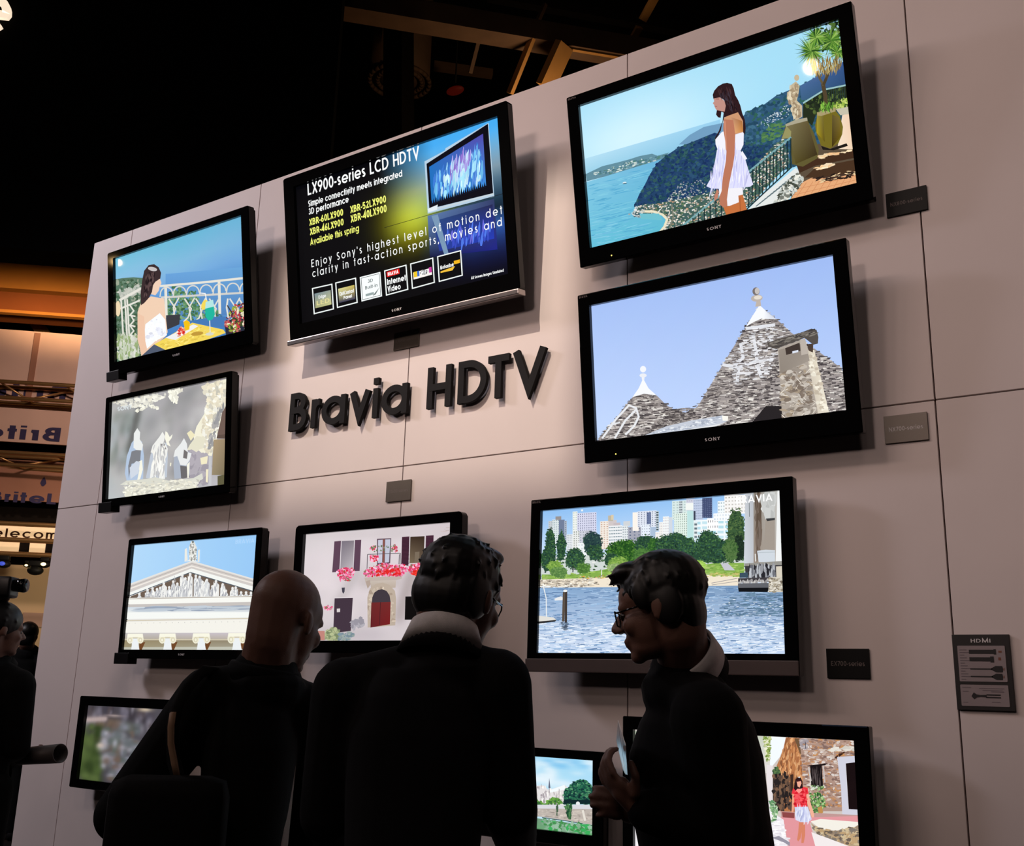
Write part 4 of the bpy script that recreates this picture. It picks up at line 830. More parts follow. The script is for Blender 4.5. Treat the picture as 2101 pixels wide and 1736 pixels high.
bld(1560, 1660, 400, 700, (246, 240, 232)); bld(1640, 1950, 385, 640, (222, 228, 240), (110, 118, 140), 7, 8, .4, .5); bld(1790, 1860, 400, 640, (110, 124, 160), (60, 74, 110), 3, 8); bld(1940, 1985, 380, 700, (190, 200, 206), (40, 60, 70), 1, 8, .8, .5); bld(1700, 1850, 600, 920, (230, 238, 248), (90, 96, 120), 4, 7, .3, .4); bld(1845, 1945, 640, 900, (170, 190, 214)); bld(1930, 2060, 720, 1100, (240, 238, 236), (200, 190, 190), 5, 8)
p.crop(1360, 1000, .12671)
bld(-60, 20, 560, 900, (240, 238, 236), (190, 190, 190), 3, 8); bld(0, 100, 470, 860, (240, 244, 244), (200, 190, 196), 3, 9); bld(95, 155, 480, 760, (206, 214, 224))
bld(150, 500, 215, 520, (214, 230, 228), (170, 190, 190), 6, 7); bld(265, 320, 210, 420, (196, 206, 210), (70, 84, 90), 2, 5, .7, .4); bld(180, 400, 420, 800, (226, 240, 232), (110, 130, 120), 7, 10, .35, .6); bld(395, 500, 360, 860, (188, 224, 224)); bld(380, 520, 190, 370, (206, 206, 222), (170, 176, 190), 4, 4); bld(370, 500, 250, 360, (240, 244, 240))
bld(495, 650, 190, 520, (190, 202, 226), (120, 134, 160), 5, 8, .4, .4); bld(640, 800, 170, 490, (66, 76, 112), (150, 170, 200), 5, 10, .35, .3); bld(500, 530, 380, 540, (60, 66, 84))
bld(500, 1120, 530, 860, (240, 246, 248), (160, 210, 226), 5, 4, .8, .55); bld(505, 560, 560, 830, (226, 232, 234), (70, 90, 100), 1, 4, .8, .5); bld(720, 900, 500, 680, (250, 250, 250), (90, 90, 100), 5, 2, .3, .4)
bld(890, 1010, 220, 440, (240, 246, 248), (160, 180, 190), 3, 4); bld(1000, 1360, 130, 420, (244, 242, 240), (180, 176, 170), 7, 5, .5, .4); bld(820, 1180, 420, 540, (246, 248, 250), (200, 214, 226), 8, 2)
p.crop(1060, 960, .30462)
gd, gl_ = [(40, 72, 52), (58, 96, 58), (28, 52, 44), (74, 116, 66), (48, 84, 70)], [(120, 160, 70), (96, 138, 60), (150, 184, 90)]
def tree(cx, cy, rx, ry, cols, n, base=None):
    a = np.linspace(0, 2 * np.pi, 16, endpoint=False); P = np.c_[cx + rx * np.cos(a) * (1 + .12 * p.rng.uniform(-1, 1, 16)), cy + ry * np.sin(a) * (1 + .12 * p.rng.uniform(-1, 1, 16))]
    p.poly(base or cols[0], P); p.sc(cols, np.c_[cx + (P[:, 0] - cx) * 1.15, cy + (P[:, 1] - cy) * 1.12], int(n * 1.5), (4, 15), (4, 12))
p.poly((206, 214, 210), [(160, 600), (1535, 560), (1535, 720), (160, 720)])
p.sc([(60, 90, 60), (200, 206, 204), (90, 120, 90), (230, 230, 226)], [(165, 620), (1530, 570), (1530, 690), (165, 690)], 300, (8, 26), (6, 16))
p.poly((132, 172, 78), [(165, 720), (400, 720), (620, 680), (900, 680), (1200, 660), (1350, 640), (1530, 640), (1530, 740), (900, 740), (165, 755)]); p.sc([(150, 188, 90), (112, 152, 64), (170, 196, 110)], [(165, 725), (620, 690), (1530, 650), (1530, 735), (165, 750)], 300, (14, 50), (4, 10), -4)
p.poly((196, 196, 206), [(1370, 640), (1420, 640), (1470, 690), (1400, 690)])
for a in ((225, 540, 34, 130, gd, 170), (205, 620, 44, 80, gd, 120), (298, 530, 30, 100, gd, 120), (510, 510, 62, 72, [(40, 66, 66), (60, 92, 80), (30, 50, 60)], 170), (530, 570, 52, 50, gd, 100), (390, 610, 62, 66, gd, 190), (720, 570, 122, 80, [(40, 84, 34), (62, 108, 40), (30, 66, 30), (84, 128, 52)], 380), (640, 620, 50, 46, gd, 90), (870, 530, 66, 78, gd, 190), (930, 560, 44, 90, [(44, 88, 40), (70, 116, 50)], 140), (850, 600, 60, 60, [(80, 124, 60), (60, 100, 50)], 120),
          (1010, 540, 66, 90, gd, 240), (1090, 520, 76, 86, gd, 260), (1160, 560, 60, 90, gd, 200), (1290, 530, 76, 100, gd, 300), (1380, 560, 60, 70, gd, 180), (1480, 420, 56, 130, [(60, 90, 56), (90, 116, 66), (40, 66, 44)], 240), (1500, 540, 40, 80, [(28, 46, 34), (40, 60, 44)], 120), (1440, 560, 50, 70, [(84, 116, 66), (60, 96, 50)], 150), (1050, 600, 90, 50, gd, 160), (1220, 600, 70, 46, gd, 120), (1340, 600, 70, 40, gd, 110)): tree(*a)
for a in ((255, 665, 46, 36, gl_, 90), (285, 705, 52, 34, [(84, 124, 66), (112, 150, 84)], 100), (450, 680, 46, 32, [(70, 112, 50), (96, 140, 66)], 90), (690, 640, 70, 36, gl_, 120), (680, 680, 64, 30, [(130, 160, 100), (160, 184, 120)], 100), (1220, 655, 58, 26, [(150, 196, 80), (180, 214, 110)], 90), (1100, 670, 50, 26, gl_, 60)): tree(*a)
p.line((40, 46, 40), [(382, 660), (380, 705)], 7); p.line((240, 240, 236), [(574, 690), (574, 745)], 5)
p.poly((238, 226, 206), [(160, 755), (500, 745), (700, 735), (1200, 715), (1500, 735), (1500, 800), (900, 810), (500, 812), (160, 800)])
p.sc([(180, 168, 150), (206, 196, 180), (130, 120, 110), (244, 240, 228)], [(160, 760), (520, 752), (560, 790), (400, 815), (160, 812)], 260, (8, 34), (3, 8), 0, 8); p.sc([(220, 170, 60), (90, 90, 80), (200, 190, 170)], [(400, 735), (690, 720), (690, 742), (400, 752)], 50, (6, 18), (4, 9)); p.sc([(206, 190, 120), (150, 176, 80)], [(1200, 720), (1500, 700), (1500, 735), (1250, 735)], 60, (10, 30), (4, 9))
p.gquad([(158, 812), (1800, 790), (1810, 1255), (148, 1255)], [(132, 166, 204), (120, 150, 184), (196, 214, 240), (206, 220, 242)], 8)
wt = [(155, 815), (1800, 800), (1810, 1250), (150, 1250)]
p.sc([(96, 128, 170), (150, 184, 220), (110, 144, 184), (176, 202, 230)], wt, 1500, (20, 90), (2, 7), -2, 8, 4); p.sc([(214, 228, 246), (232, 240, 250)], [(150, 1050), (1810, 1050), (1810, 1250), (150, 1250)], 500, (20, 90), (3, 8), -2, 8, 4); p.sc([(84, 112, 140), (100, 132, 156)], [(1500, 845), (1800, 845), (1800, 1000), (1300, 1000)], 260, (16, 70), (3, 8), -2, 8, 4); p.sc([(230, 238, 246)], [(1250, 880), (1800, 900), (1800, 1240), (1250, 1240)], 200, (8, 30), (2, 5), -4, 10, 4)
p.poly((228, 230, 232), [(255, 885), (300, 868), (318, 880), (312, 895), (260, 897)]); p.line((236, 238, 236), [(178, 790), (200, 880), (202, 1020)], 6)
p.line((88, 78, 70), [(322, 840), (316, 1040)], 18); p.line((64, 56, 52), [(336, 830), (334, 1045)], 15); p.ell((236, 236, 232), 330, 832, 14, 8); p.sc([(70, 84, 104), (100, 116, 136)], [(305, 1045), (345, 1045), (340, 1100), (310, 1095)], 40, (10, 30), (3, 6))
p.poly((222, 220, 214), [(150, 1000), (250, 1012), (270, 1028), (150, 1040)]); p.poly((44, 44, 46), [(150, 1040), (270, 1028), (262, 1040), (152, 1054)])
p.poly((190, 176, 166), [(1195, 800), (1210, 745), (1245, 745), (1250, 795), (1290, 798), (1285, 806)]); p.lines((60, 60, 64), [((1175, 725), (1178, 800)), ((1275, 720), (1276, 800)), ((1205, 745), (1250, 745))], 5); p.poly((60, 46, 44), [(1210, 775), (1245, 775), (1246, 795), (1212, 796)]); p.line((150, 146, 150), [(1315, 778), (1490, 745)], 4); p.line((160, 156, 156), [(1318, 790), (1490, 765)], 4)
p.gquad([(1545, 170), (1600, 165), (1600, 645), (1533, 640)], [(196, 200, 206), (180, 184, 190), (190, 194, 200), (206, 212, 220)]); p.gquad([(1600, 165), (1760, 155), (1745, 640), (1598, 645)], [(136, 128, 118), (196, 196, 192), (170, 160, 150), (150, 136, 124)])
p.sc([(92, 78, 66), (110, 94, 82), (120, 106, 96)], [(1610, 170), (1650, 168), (1650, 600), (1615, 600)], 70, (6, 16), (60, 180), 0, 2); p.sc([(206, 208, 206), (190, 192, 190)], [(1660, 170), (1740, 165), (1735, 330), (1670, 340)], 40, (20, 50), (30, 90))
p.poly((160, 150, 140), [(1680, 345), (1742, 345), (1740, 600), (1660, 600)]); p.poly((60, 62, 64), [(1682, 342), (1742, 338), (1742, 352), (1690, 360)]); p.poly((238, 240, 240), [(1760, 155), (1782, 154), (1797, 640), (1745, 640)]); p.line((110, 116, 120), [(1570, 190), (1572, 330)], 4)
p.poly((206, 214, 222), [(1622, 560), (1680, 552), (1742, 556), (1742, 636), (1632, 636)]); p.line((180, 190, 196), [(1622, 572), (1742, 568)], 5); p.line((220, 220, 216), [(1610, 580), (1612, 632)], 8)
p.poly((150, 148, 142), [(1535, 645), (1797, 628), (1797, 655), (1540, 664)]); p.poly((60, 58, 62), [(1540, 662), (1797, 655), (1797, 738), (1545, 742)]); p.sc([(150, 152, 158), (40, 40, 46), (110, 112, 120), (180, 184, 190)], [(1570, 668), (1740, 664), (1740, 732), (1570, 734)], 60, (10, 22), (40, 70), 0, 1); p.poly((214, 206, 190), [(1748, 665), (1797, 662), (1797, 736), (1750, 738)]); p.poly((60, 80, 96), [(1505, 710), (1560, 705), (1560, 740), (1505, 742)])
p.poly((62, 58, 62), [(1495, 745), (1700, 738), (1700, 770), (1493, 775)]); p.sc([(190, 188, 186), (150, 148, 150)], [(1495, 760), (1700, 755), (1700, 778), (1495, 782)], 60, (6, 16), (8, 22)); p.poly((96, 98, 104), [(1493, 780), (1700, 776), (1700, 812), (1493, 812)]); p.poly((16, 18, 22), [(1494, 810), (1700, 808), (1692, 838), (1498, 836)]); p.poly((206, 200, 186), [(1700, 738), (1797, 736), (1797, 838), (1696, 838)]); p.sc([(160, 150, 130), (230, 224, 210), (120, 110, 96)], [(1704, 745), (1797, 740), (1797, 836), (1700, 836)], 70, (8, 26), (5, 14))
p.text('BRAVIA', (1482, 241), (1728, 236), (1482, 193), (250, 250, 250), .15, .14); p.build()

# --- temple pediment
p = Pic('tv7', 220, 1060, .18433)
p.field(lambda s, t: mix((176, 214, 246), (150, 198, 242), s))
st1, st2, st3 = (226, 224, 220), (206, 200, 196), (240, 242, 238)
p.poly(st1, [(245, 745), (930, 488), (1640, 700), (1625, 1500), (190, 1490)]); p.poly(st2, [(255, 760), (930, 505), (1640, 715), (1638, 790), (925, 575), (250, 840)])
p.line((236, 230, 222), [(248, 800), (926, 548), (1638, 752)], 14); p.line((176, 168, 164), [(250, 778), (930, 520), (1640, 730)], 6); p.poly(st3, [(245, 845), (925, 575), (1638, 790), (1632, 835), (912, 618), (242, 880)])
p.poly((108, 92, 80), [(260, 885), (910, 625), (1628, 845), (1620, 880), (245, 905)]); p.line((80, 92, 104), [(246, 880), (912, 620), (1632, 842)], 10)
fg = [(214, 216, 218), (196, 198, 202), (232, 232, 230)]
for i, (x, y) in enumerate(((350, 860), (440, 815), (495, 800), (545, 810), (580, 795), (620, 745), (680, 790), (725, 725), (770, 750), (825, 655), (860, 690), (912, 640), (975, 660), (1018, 672), (1050, 730), (1098, 708), (1160, 780), (1200, 722), (1275, 758), (1310, 830), (1385, 800), (1420, 795), (1480, 850), (1535, 850), (1590, 855))):
    w_ = 24 + (i * 7) % 12; p.ell(fg[2], x, y, 14, 17); p.poly(fg[i % 3], [(x - 10, y + 12), (x + 10, y + 12), (x + w_, y + 40), (x + w_ * .9, 893), (x - w_, 896), (x - w_ * .9, y + 44)])
    p.sc([(170, 172, 178), (244, 244, 240)], [(x - w_ * .8, y + 30), (x + w_ * .8, y + 30), (x + w_ * .7, 890), (x - w_ * .7, 890)], 14, (5, 10), (20, max(22, (890 - y) * .5)), 6, 16)
p.line((190, 190, 192), [(742, 655), (752, 730)], 5)
p.poly((236, 236, 230), [(855, 500), (930, 470), (1015, 505), (930, 490)]); p.poly((222, 222, 216), [(905, 480), (905, 330), (930, 268), (965, 280), (990, 340), (985, 480)]); p.poly((230, 230, 224), [(855, 500), (858, 360), (880, 345), (890, 480)]); p.poly((226, 226, 220), [(1000, 500), (1005, 370), (1025, 360), (1020, 505)]); p.sc([(180, 180, 176), (244, 244, 240), (150, 150, 146)], [(905, 480), (910, 330), (940, 280), (985, 340), (985, 480)], 60, (8, 22), (10, 36)); p.poly((120, 124, 120), [(935, 265), (962, 268), (955, 292), (940, 290)])
p.poly((244, 244, 238), [(240, 905), (1622, 885), (1620, 950), (235, 975)]); p.line((180, 172, 162), [(240, 915), (1622, 893)], 10)
p.poly((196, 190, 186), [(233, 978), (1620, 955), (1618, 1000), (230, 1010)]); p.gquad([(228, 1008), (1616, 995), (1612, 1070), (222, 1068)], [(206, 216, 226), (160, 168, 180), (220, 224, 226), (230, 232, 230)], 8); p.sc([(150, 162, 180), (190, 200, 210)], [(400, 1005), (1600, 998), (1600, 1050), (400, 1050)], 40, (120, 300), (8, 22), -1, 1, 8)
p.poly((242, 244, 240), [(222, 1068), (1612, 1070), (1610, 1130), (215, 1140)]); p.line((206, 196, 172), [(216, 1160), (1610, 1140)], 9); p.poly((240, 238, 230), [(212, 1172), (1608, 1152), (1600, 1300), (200, 1295)]); p.lines((196, 196, 192), [((240 + 68 * k, 1188 - k * .6), (248 + 68 * k, 1188 - k * .6)) for k in range(20)], 8)
p.gquad([(200, 1298), (1600, 1302), (1590, 1395), (192, 1390)], [(190, 186, 186), (200, 190, 200), (180, 170, 150), (170, 160, 140)]); p.gquad([(192, 1380), (1592, 1390), (1586, 1500), (188, 1485)], [(150, 136, 104), (140, 130, 110), (170, 166, 150), (160, 150, 120)])
p.line((216, 206, 176), [(195, 1368), (1594, 1382)], 7); p.poly((190, 190, 176), [(190, 1455), (1586, 1460), (1584, 1500), (188, 1486)])
for x in (312, 668, 1040, 1435):
    k = .92 + (x - 312) / 9000; p.poly((110, 70, 40), [(x + 45, 1410), (x + 110, 1400), (x + 70, 1490), (x + 40, 1490)]); p.poly((232, 236, 238), [(x - 45 * k, 1360), (x + 45 * k, 1360), (x + 40 * k, 1430), (x + 52 * k, 1500), (x - 52 * k, 1496), (x - 40 * k, 1430)])
    for s_ in (-1, 1): p.ell((236, 232, 210), x + s_ * 62 * k, 1368, 38 * k, 52 * k); p.ell((214, 208, 180), x + s_ * 62 * k, 1376, 22 * k, 30 * k); p.ell((240, 236, 216), x + s_ * 62 * k, 1378, 12 * k, 17 * k)
    p.poly((244, 242, 224), [(x - 90 * k, 1305), (x + 90 * k, 1305), (x + 96 * k, 1345), (x - 96 * k, 1345)]); p.line((220, 212, 180), [(x - 60 * k, 1352), (x + 60 * k, 1352)], 7)
p.text('BRAVIA', (1422, 300), (1634, 280), (1422, 252), (172, 210, 246), .16, .14); p.build()

# --- house front with flowers
p = Pic('tv8', 580, 1030, .22846)
rr = p.rng; gb = [(rr.uniform(200, 1510), rr.uniform(200, 1240), rr.uniform(60, 200), rr.uniform(60, 160), [(226, 216, 220), (206, 196, 200), (214, 204, 208)][rr.randint(3)], .4) for _ in range(60)]
gb += [(1150 - k * 14, 640 + k * 50, 60, 70, (172, 160, 160), .55) for k in range(9)] + [(660 - k * 30, 640 + k * 45, 50, 50, (186, 178, 180), .45) for k in range(7)] + [(700 + k * 30, 720, 40, 60, (190, 180, 180), .4) for k in range(12)] + [(300 + k * 130, 1190, 120, 70, (190, 180, 186), .5) for k in range(5)] + [(250 + k * 200, 290, 160, 40, (206, 196, 198), .5) for k in range(7)]
p.soft(lambda s, t: mix(mix((200, 195, 196), (206, 194, 198), s), (232, 220, 224), math.exp(-((s - .3) / .5) ** 2 - ((t - .4) / .4) ** 2)), gb)
p.sc([(196, 180, 178)], [(1420, 260), (1510, 200), (1505, 320)], 16, (16, 40), (3, 8))
sh, sh2 = (92, 66, 84), (72, 40, 56)
p.poly(sh, [(455, 353), (515, 348), (500, 628), (435, 632)]); p.gquad([(520, 350), (632, 345), (622, 600), (508, 605)], [(120, 112, 124), (130, 122, 130), (190, 182, 188), (160, 152, 160)]); p.line((226, 218, 222), [(518, 348), (502, 630)], 6); p.poly(sh, [(640, 340), (697, 338), (682, 620), (626, 622)]); p.line((216, 210, 214), [(636, 342), (624, 622)], 5)
p.poly((96, 76, 90), [(838, 330), (966, 324), (956, 562), (838, 565)]); p.poly((196, 196, 212), [(848, 340), (890, 338), (884, 545), (846, 548)]); p.poly((192, 194, 210), [(912, 336), (958, 334), (946, 540), (908, 545)]); p.line((136, 82, 72), [(900, 335), (896, 545)], 16)
p.poly(sh2, [(1063, 314), (1132, 308), (1120, 575), (1055, 560)]); p.gquad([(1138, 312), (1266, 306), (1258, 545), (1130, 550)], [(60, 44, 34), (54, 40, 30), (100, 84, 70), (120, 104, 84)]); p.poly((120, 106, 90), [(1180, 450), (1220, 445), (1215, 545), (1175, 548)]); p.line((220, 212, 214), [(1134, 308), (1124, 570)], 7); p.poly(sh2, [(1278, 302), (1348, 298), (1338, 590), (1270, 572)]); p.line((216, 208, 212), [(1272, 302), (1264, 570)], 8)
for x0, x1 in ((1063, 1128), (1280, 1344)): p.lines((54, 30, 44), [((x0, 330 + 12 * k), (x1, 326 + 12 * k)) for k in range(20)], 4)
p.lines((90, 84, 90), [((755, 470), (1050, 460)), ((752, 470), (748, 640)), ((1050, 460), (1045, 600)), ((1040, 470), (1036, 560))], 6)
p.poly((190, 176, 166), [(725, 680), (1065, 665), (1060, 690), (1000, 705), (790, 715), (735, 720)]); p.poly((176, 158, 146), [(735, 715), (775, 700), (782, 740), (755, 780)]); p.gquad([(780, 712), (1010, 700), (1005, 770), (785, 790)], [(196, 184, 172), (200, 186, 176), (186, 170, 156), (176, 160, 146)])
p.poly((190, 174, 158), [(752, 800)] + arc(878, 860, 130, 130, 170, 10, 16)[::1] + [(1006, 1130), (755, 1130)]) if False else p.poly((186, 170, 154), [(755, 1130), (752, 860), (775, 780), (830, 735), (890, 725), (950, 745), (1000, 800), (1010, 870), (1003, 1110)])
p.sc([(206, 190, 172), (166, 148, 132), (196, 180, 164)], [(760, 1100), (760, 850), (800, 770), (890, 735), (990, 800), (1000, 1090)], 60, (16, 44), (14, 40))
p.poly((64, 56, 64), [(792, 905), (796, 860), (815, 815), (850, 790), (885, 784), (925, 800), (952, 840), (962, 900)]); p.gquad([(788, 905), (962, 898), (955, 1100), (780, 1130)], [(110, 40, 40), (116, 42, 42), (120, 30, 32), (96, 34, 38)]); p.line((70, 30, 34), [(870, 900), (862, 1110)], 5)
p.poly((66, 52, 64), [(458, 866), (622, 862), (604, 1160), (445, 1180)]); p.poly((214, 206, 206), [(478, 960), (508, 958), (507, 990), (478, 992)]); p.line((214, 206, 210), [(452, 862), (626, 858)], 6)
for x, y in ((537, 795), (1192, 775)): p.poly((66, 64, 76), [(x - 16, y - 24), (x + 14, y - 26), (x + 10, y + 14), (x, y + 30), (x - 10, y + 16)])
pk = [(226, 60, 110), (240, 130, 170), (214, 40, 60), (250, 190, 214), (236, 96, 150), (140, 110, 90)]
for poly, n in (([(470, 620), (540, 590), (620, 595), (640, 640), (590, 710), (510, 710)], 190), ([(715, 640), (760, 590), (900, 550), (1000, 570), (1090, 560), (1105, 620), (1060, 668), (900, 665), (740, 672)], 480), ([(1110, 600), (1160, 560), (1260, 548), (1305, 590), (1240, 670), (1150, 650)], 260), ([(360, 950), (400, 925), (440, 940), (420, 975), (380, 970)], 40), ([(775, 480), (850, 475), (850, 520), (790, 540)], 70), ([(775, 420), (800, 390), (830, 400), (815, 440)], 34), ([(975, 420), (1000, 380), (1030, 410), (1010, 450)], 40)): p.sc(pk, poly, n, (8, 22), (8, 20))
p.sc([(228, 40, 30), (240, 70, 60)], [(1150, 620), (1250, 600), (1280, 620), (1230, 670), (1160, 650)], 60, (14, 30), (12, 26)); p.sc([(220, 40, 40), (236, 80, 90)], [(830, 620), (1050, 600), (1040, 660), (840, 660)], 50, (14, 30), (12, 26)); p.sc([(104, 120, 90), (140, 150, 120)], [(780, 400), (830, 395), (1010, 380), (1030, 440), (790, 450)], 20, (8, 20))
p.sc([(150, 160, 120), (176, 184, 140), (120, 134, 100)], [(375, 1170), (440, 1130), (500, 1150), (505, 1240), (375, 1245)], 120, (12, 34)); p.poly((190, 130, 120), [(275, 1160), (370, 1160), (370, 1245), (270, 1245)]); p.sc([(120, 140, 150), (150, 164, 160)], [(500, 1180), (640, 1170), (600, 1240), (500, 1245)], 50, (16, 44), (10, 24)); p.sc([(150, 146, 156), (170, 166, 174)], [(620, 1080), (700, 1040), (720, 1120), (610, 1140)], 30, (20, 50)); p.poly((14, 12, 12), [(1096, 850), (1300, 846), (1300, 1060), (1090, 1060)])
p.build()

# --- dim blurred street
p = Pic('tv9', 100, 1380, .28558, gain=.75); rr = p.rng
gb = [(rr.uniform(230, 720), rr.uniform(240, 420), rr.uniform(10, 30), rr.uniform(20, 50), [(70, 66, 80), (130, 124, 138), (90, 80, 84), (50, 44, 50), (150, 144, 156)][rr.randint(5)], .8) for _ in range(70)] + [(rr.uniform(300, 480), rr.uniform(370, 560), rr.uniform(18, 40), rr.uniform(18, 40), [(100, 82, 68), (80, 62, 54), (124, 106, 90)][rr.randint(3)], .8) for _ in range(40)]
gb += [(rr.uniform(190, 330), rr.uniform(390, 780), rr.uniform(16, 44), rr.uniform(20, 50), [(66, 84, 44), (84, 104, 56), (54, 70, 36), (98, 116, 66)][rr.randint(4)], .85) for _ in range(70)] + [(rr.uniform(350, 640), rr.uniform(380, 770), rr.uniform(14, 40), rr.uniform(12, 34), [(150, 150, 166), (186, 184, 196), (110, 116, 120), (90, 104, 96), (120, 100, 90)][rr.randint(5)], .8) for _ in range(110)]
gb += [(250 + 18 * k, 340 - k, 16, 18, (206, 184, 180), .9) for k in range(8)] + [(340, 525, 26, 18, (220, 200, 186), .9), (660, 268, 50, 14, (230, 210, 180), .9), (400 + 20 * 2, 312, 60, 9, (200, 180, 176), .8)]
p.soft(lambda s, t: mix((74, 70, 78), (92, 88, 96), s), gb, 90, 50); p.build()

# --- cathedral and river
p = Pic('tv10', 1040, 1440, .17049)
rr = p.rng; gb = [(rr.uniform(-200, 1010), rr.uniform(700, 1080), rr.uniform(40, 130), rr.uniform(24, 60), [(240, 246, 250), (206, 232, 244), (226, 240, 248)][rr.randint(3)], .6) for _ in range(46)] + [(rr.uniform(300, 900), rr.uniform(690, 790), 90, 24, (120, 190, 234), .6) for _ in range(8)]
p.soft(lambda s, t: mix((150, 208, 240), (190, 228, 244), s * .3 + t), gb)
p.poly((226, 222, 222), [(-200, 1250), (-200, 1000), (270, 1000), (320, 1015), (400, 1010), (450, 1060), (480, 1060), (650, 1005), (720, 1060), (640, 1250)]); p.poly((240, 246, 248), [(450, 1075), (650, 1005), (660, 1060), (480, 1098)]); p.sc([(180, 172, 176), (244, 240, 236), (160, 150, 156), (206, 200, 196)], [(-190, 1010), (430, 1030), (620, 1090), (620, 1240), (-190, 1240)], 170, (8, 20), (20, 70)); p.poly((96, 100, 120), [(455, 1040), (466, 920), (480, 1045)])
p.sc([(84, 140, 60), (110, 164, 70), (60, 110, 56)], [(-190, 1200), (300, 1180), (350, 1200), (420, 1220), (500, 1170), (560, 1170), (640, 1240), (-190, 1260)], 150, (16, 50))
tr = [(640, 1240), (640, 1080), (700, 1030), (760, 970), (830, 940), (920, 950), (970, 1010), (1010, 1050), (1010, 1240)]
p.poly((24, 66, 60), tr); p.sc([(40, 104, 76), (60, 130, 90), (18, 48, 50), (90, 150, 110), (30, 84, 70)], tr, 380, (12, 44), (10, 30), 0, 20); p.poly((16, 40, 44), [(640, 1180), (1010, 1190), (1010, 1235), (640, 1235)]); p.ell((230, 234, 236), 812, 1232, 24, 26)
p.poly((214, 214, 220), [(-200, 1245), (1015, 1245), (1015, 1300), (-200, 1285)]); p.poly((186, 176, 168), [(-200, 1285), (1015, 1298), (1012, 1495), (700, 1440), (400, 1395), (-200, 1330)]); p.sc([(206, 196, 186), (166, 156, 148), (196, 186, 176)], [(-200, 1300), (1010, 1310), (1010, 1470), (600, 1410), (-200, 1330)], 130, (20, 60), (8, 20), 3); p.line((226, 220, 210), [(870, 1310), (900, 1440)], 26)
p.sc([(50, 100, 60), (80, 130, 80), (30, 70, 50)], [(650, 1260), (740, 1250), (720, 1420), (690, 1380)], 80, (10, 24), (20, 60)); p.sc([(60, 90, 66)], [(550, 1260), (575, 1260), (560, 1390)], 20, (6, 14), (20, 50)); p.line((24, 44, 40), [(380, 1400), (700, 1445), (1015, 1502)], 9)
p.gquad([(-200, 1335), (1014, 1505), (1012, 1620), (-200, 1560)], [(100, 140, 110), (130, 160, 140), (110, 180, 120), (90, 150, 100)], 6); p.sc([(130, 170, 140), (70, 140, 80), (150, 186, 160), (60, 170, 90)], [(380, 1410), (1010, 1510), (1010, 1610), (400, 1545)], 140, (20, 70), (6, 60), 8, 8)
p.build()

# --- woman in a red top in a village street
p = Pic('tv11', 1540, 1460, .159)
p.field(lambda s, t: (206, 196, 190))
p.poly((240, 246, 255), [(255, 325), (450, 335), (420, 470), (370, 590), (280, 700), (240, 700)]); p.gquad([(-1500, 250), (255, 325), (240, 800), (-1500, 700)], [(180, 190, 170), (200, 205, 190), (226, 220, 216), (190, 180, 170)])
p.sc([(150, 170, 90), (110, 140, 60), (190, 200, 140), (230, 230, 200)], [(165, 330), (250, 335), (240, 620), (200, 660)], 130, (12, 40)); p.poly((230, 222, 224), [(200, 690), (280, 700), (280, 1160), (230, 1160), (200, 900)])
p.poly((182, 118, 74), [(450, 335), (640, 345), (690, 560), (690, 1300), (380, 1300), (330, 700), (380, 590), (420, 470)]); p.sc([(206, 142, 92), (160, 100, 64), (226, 170, 120), (140, 90, 60)], [(455, 345), (630, 350), (680, 560), (680, 1000), (380, 1000), (340, 690), (400, 560)], 200, (8, 26), (40, 130), 6, 12); p.poly((110, 84, 60), [(560, 350), (640, 350), (665, 540), (640, 560)])
p.poly((60, 50, 46), [(280, 780), (380, 790), (430, 1290), (280, 1270)]); p.sc([(90, 70, 60), (40, 34, 34), (120, 90, 70)], [(285, 790), (520, 800), (540, 1270), (290, 1270)], 130, (16, 50), (30, 90)); p.sc([(60, 90, 60), (90, 120, 70)], [(285, 720), (350, 730), (380, 800), (280, 800)], 40, (14, 36)); p.poly((64, 44, 36), [(505, 820), (545, 810), (545, 1020), (510, 1020)])
p.poly((172, 142, 128), [(625, 345), (1352, 375), (1362, 600), (1200, 640), (1190, 1290), (690, 1290), (650, 560)])
p.sc([(206, 188, 176), (150, 118, 104), (190, 160, 146), (130, 104, 96), (216, 206, 200), (176, 130, 100), (196, 140, 90)], [(630, 350), (1350, 378), (1360, 580), (1140, 600), (1170, 1240), (700, 1240), (660, 560)], 620, (18, 70), (12, 32), 2, 14)
p.sc([(226, 220, 210), (206, 200, 190)], [(1020, 470), (1340, 460), (1340, 500), (1030, 510)], 14, (60, 110), (24, 40)); p.sc([(190, 180, 180), (160, 150, 156)], [(640, 370), (740, 350), (720, 480), (640, 480)], 20, (30, 70), (20, 50)); p.line((60, 56, 64), [(702, 390), (706, 480)], 8); p.sc([(90, 50, 30), (60, 40, 34)], [(1060, 620), (1130, 560), (1230, 510), (1100, 610)], 14, (20, 50), (10, 24), -24)
p.poly((26, 20, 22), [(720, 700), (985, 672), (960, 696), (915, 700), (935, 1000), (780, 1000), (765, 710)]); p.sc([(56, 44, 46), (90, 80, 80)], [(780, 730), (905, 720), (920, 960), (790, 960)], 30, (4, 9), (60, 140)); p.line((200, 190, 186), [(745, 720), (775, 900)], 20); p.line((196, 186, 182), [(935, 700), (955, 920)], 18)
p.poly((206, 206, 220), [(1115, 590), (1362, 572), (1364, 655), (1226, 672), (1262, 1262), (1388, 1270), (1388, 1340), (1180, 1335), (1165, 1000)]); p.poly((24, 14, 16), [(1228, 672), (1364, 655), (1388, 1270), (1264, 1262)])
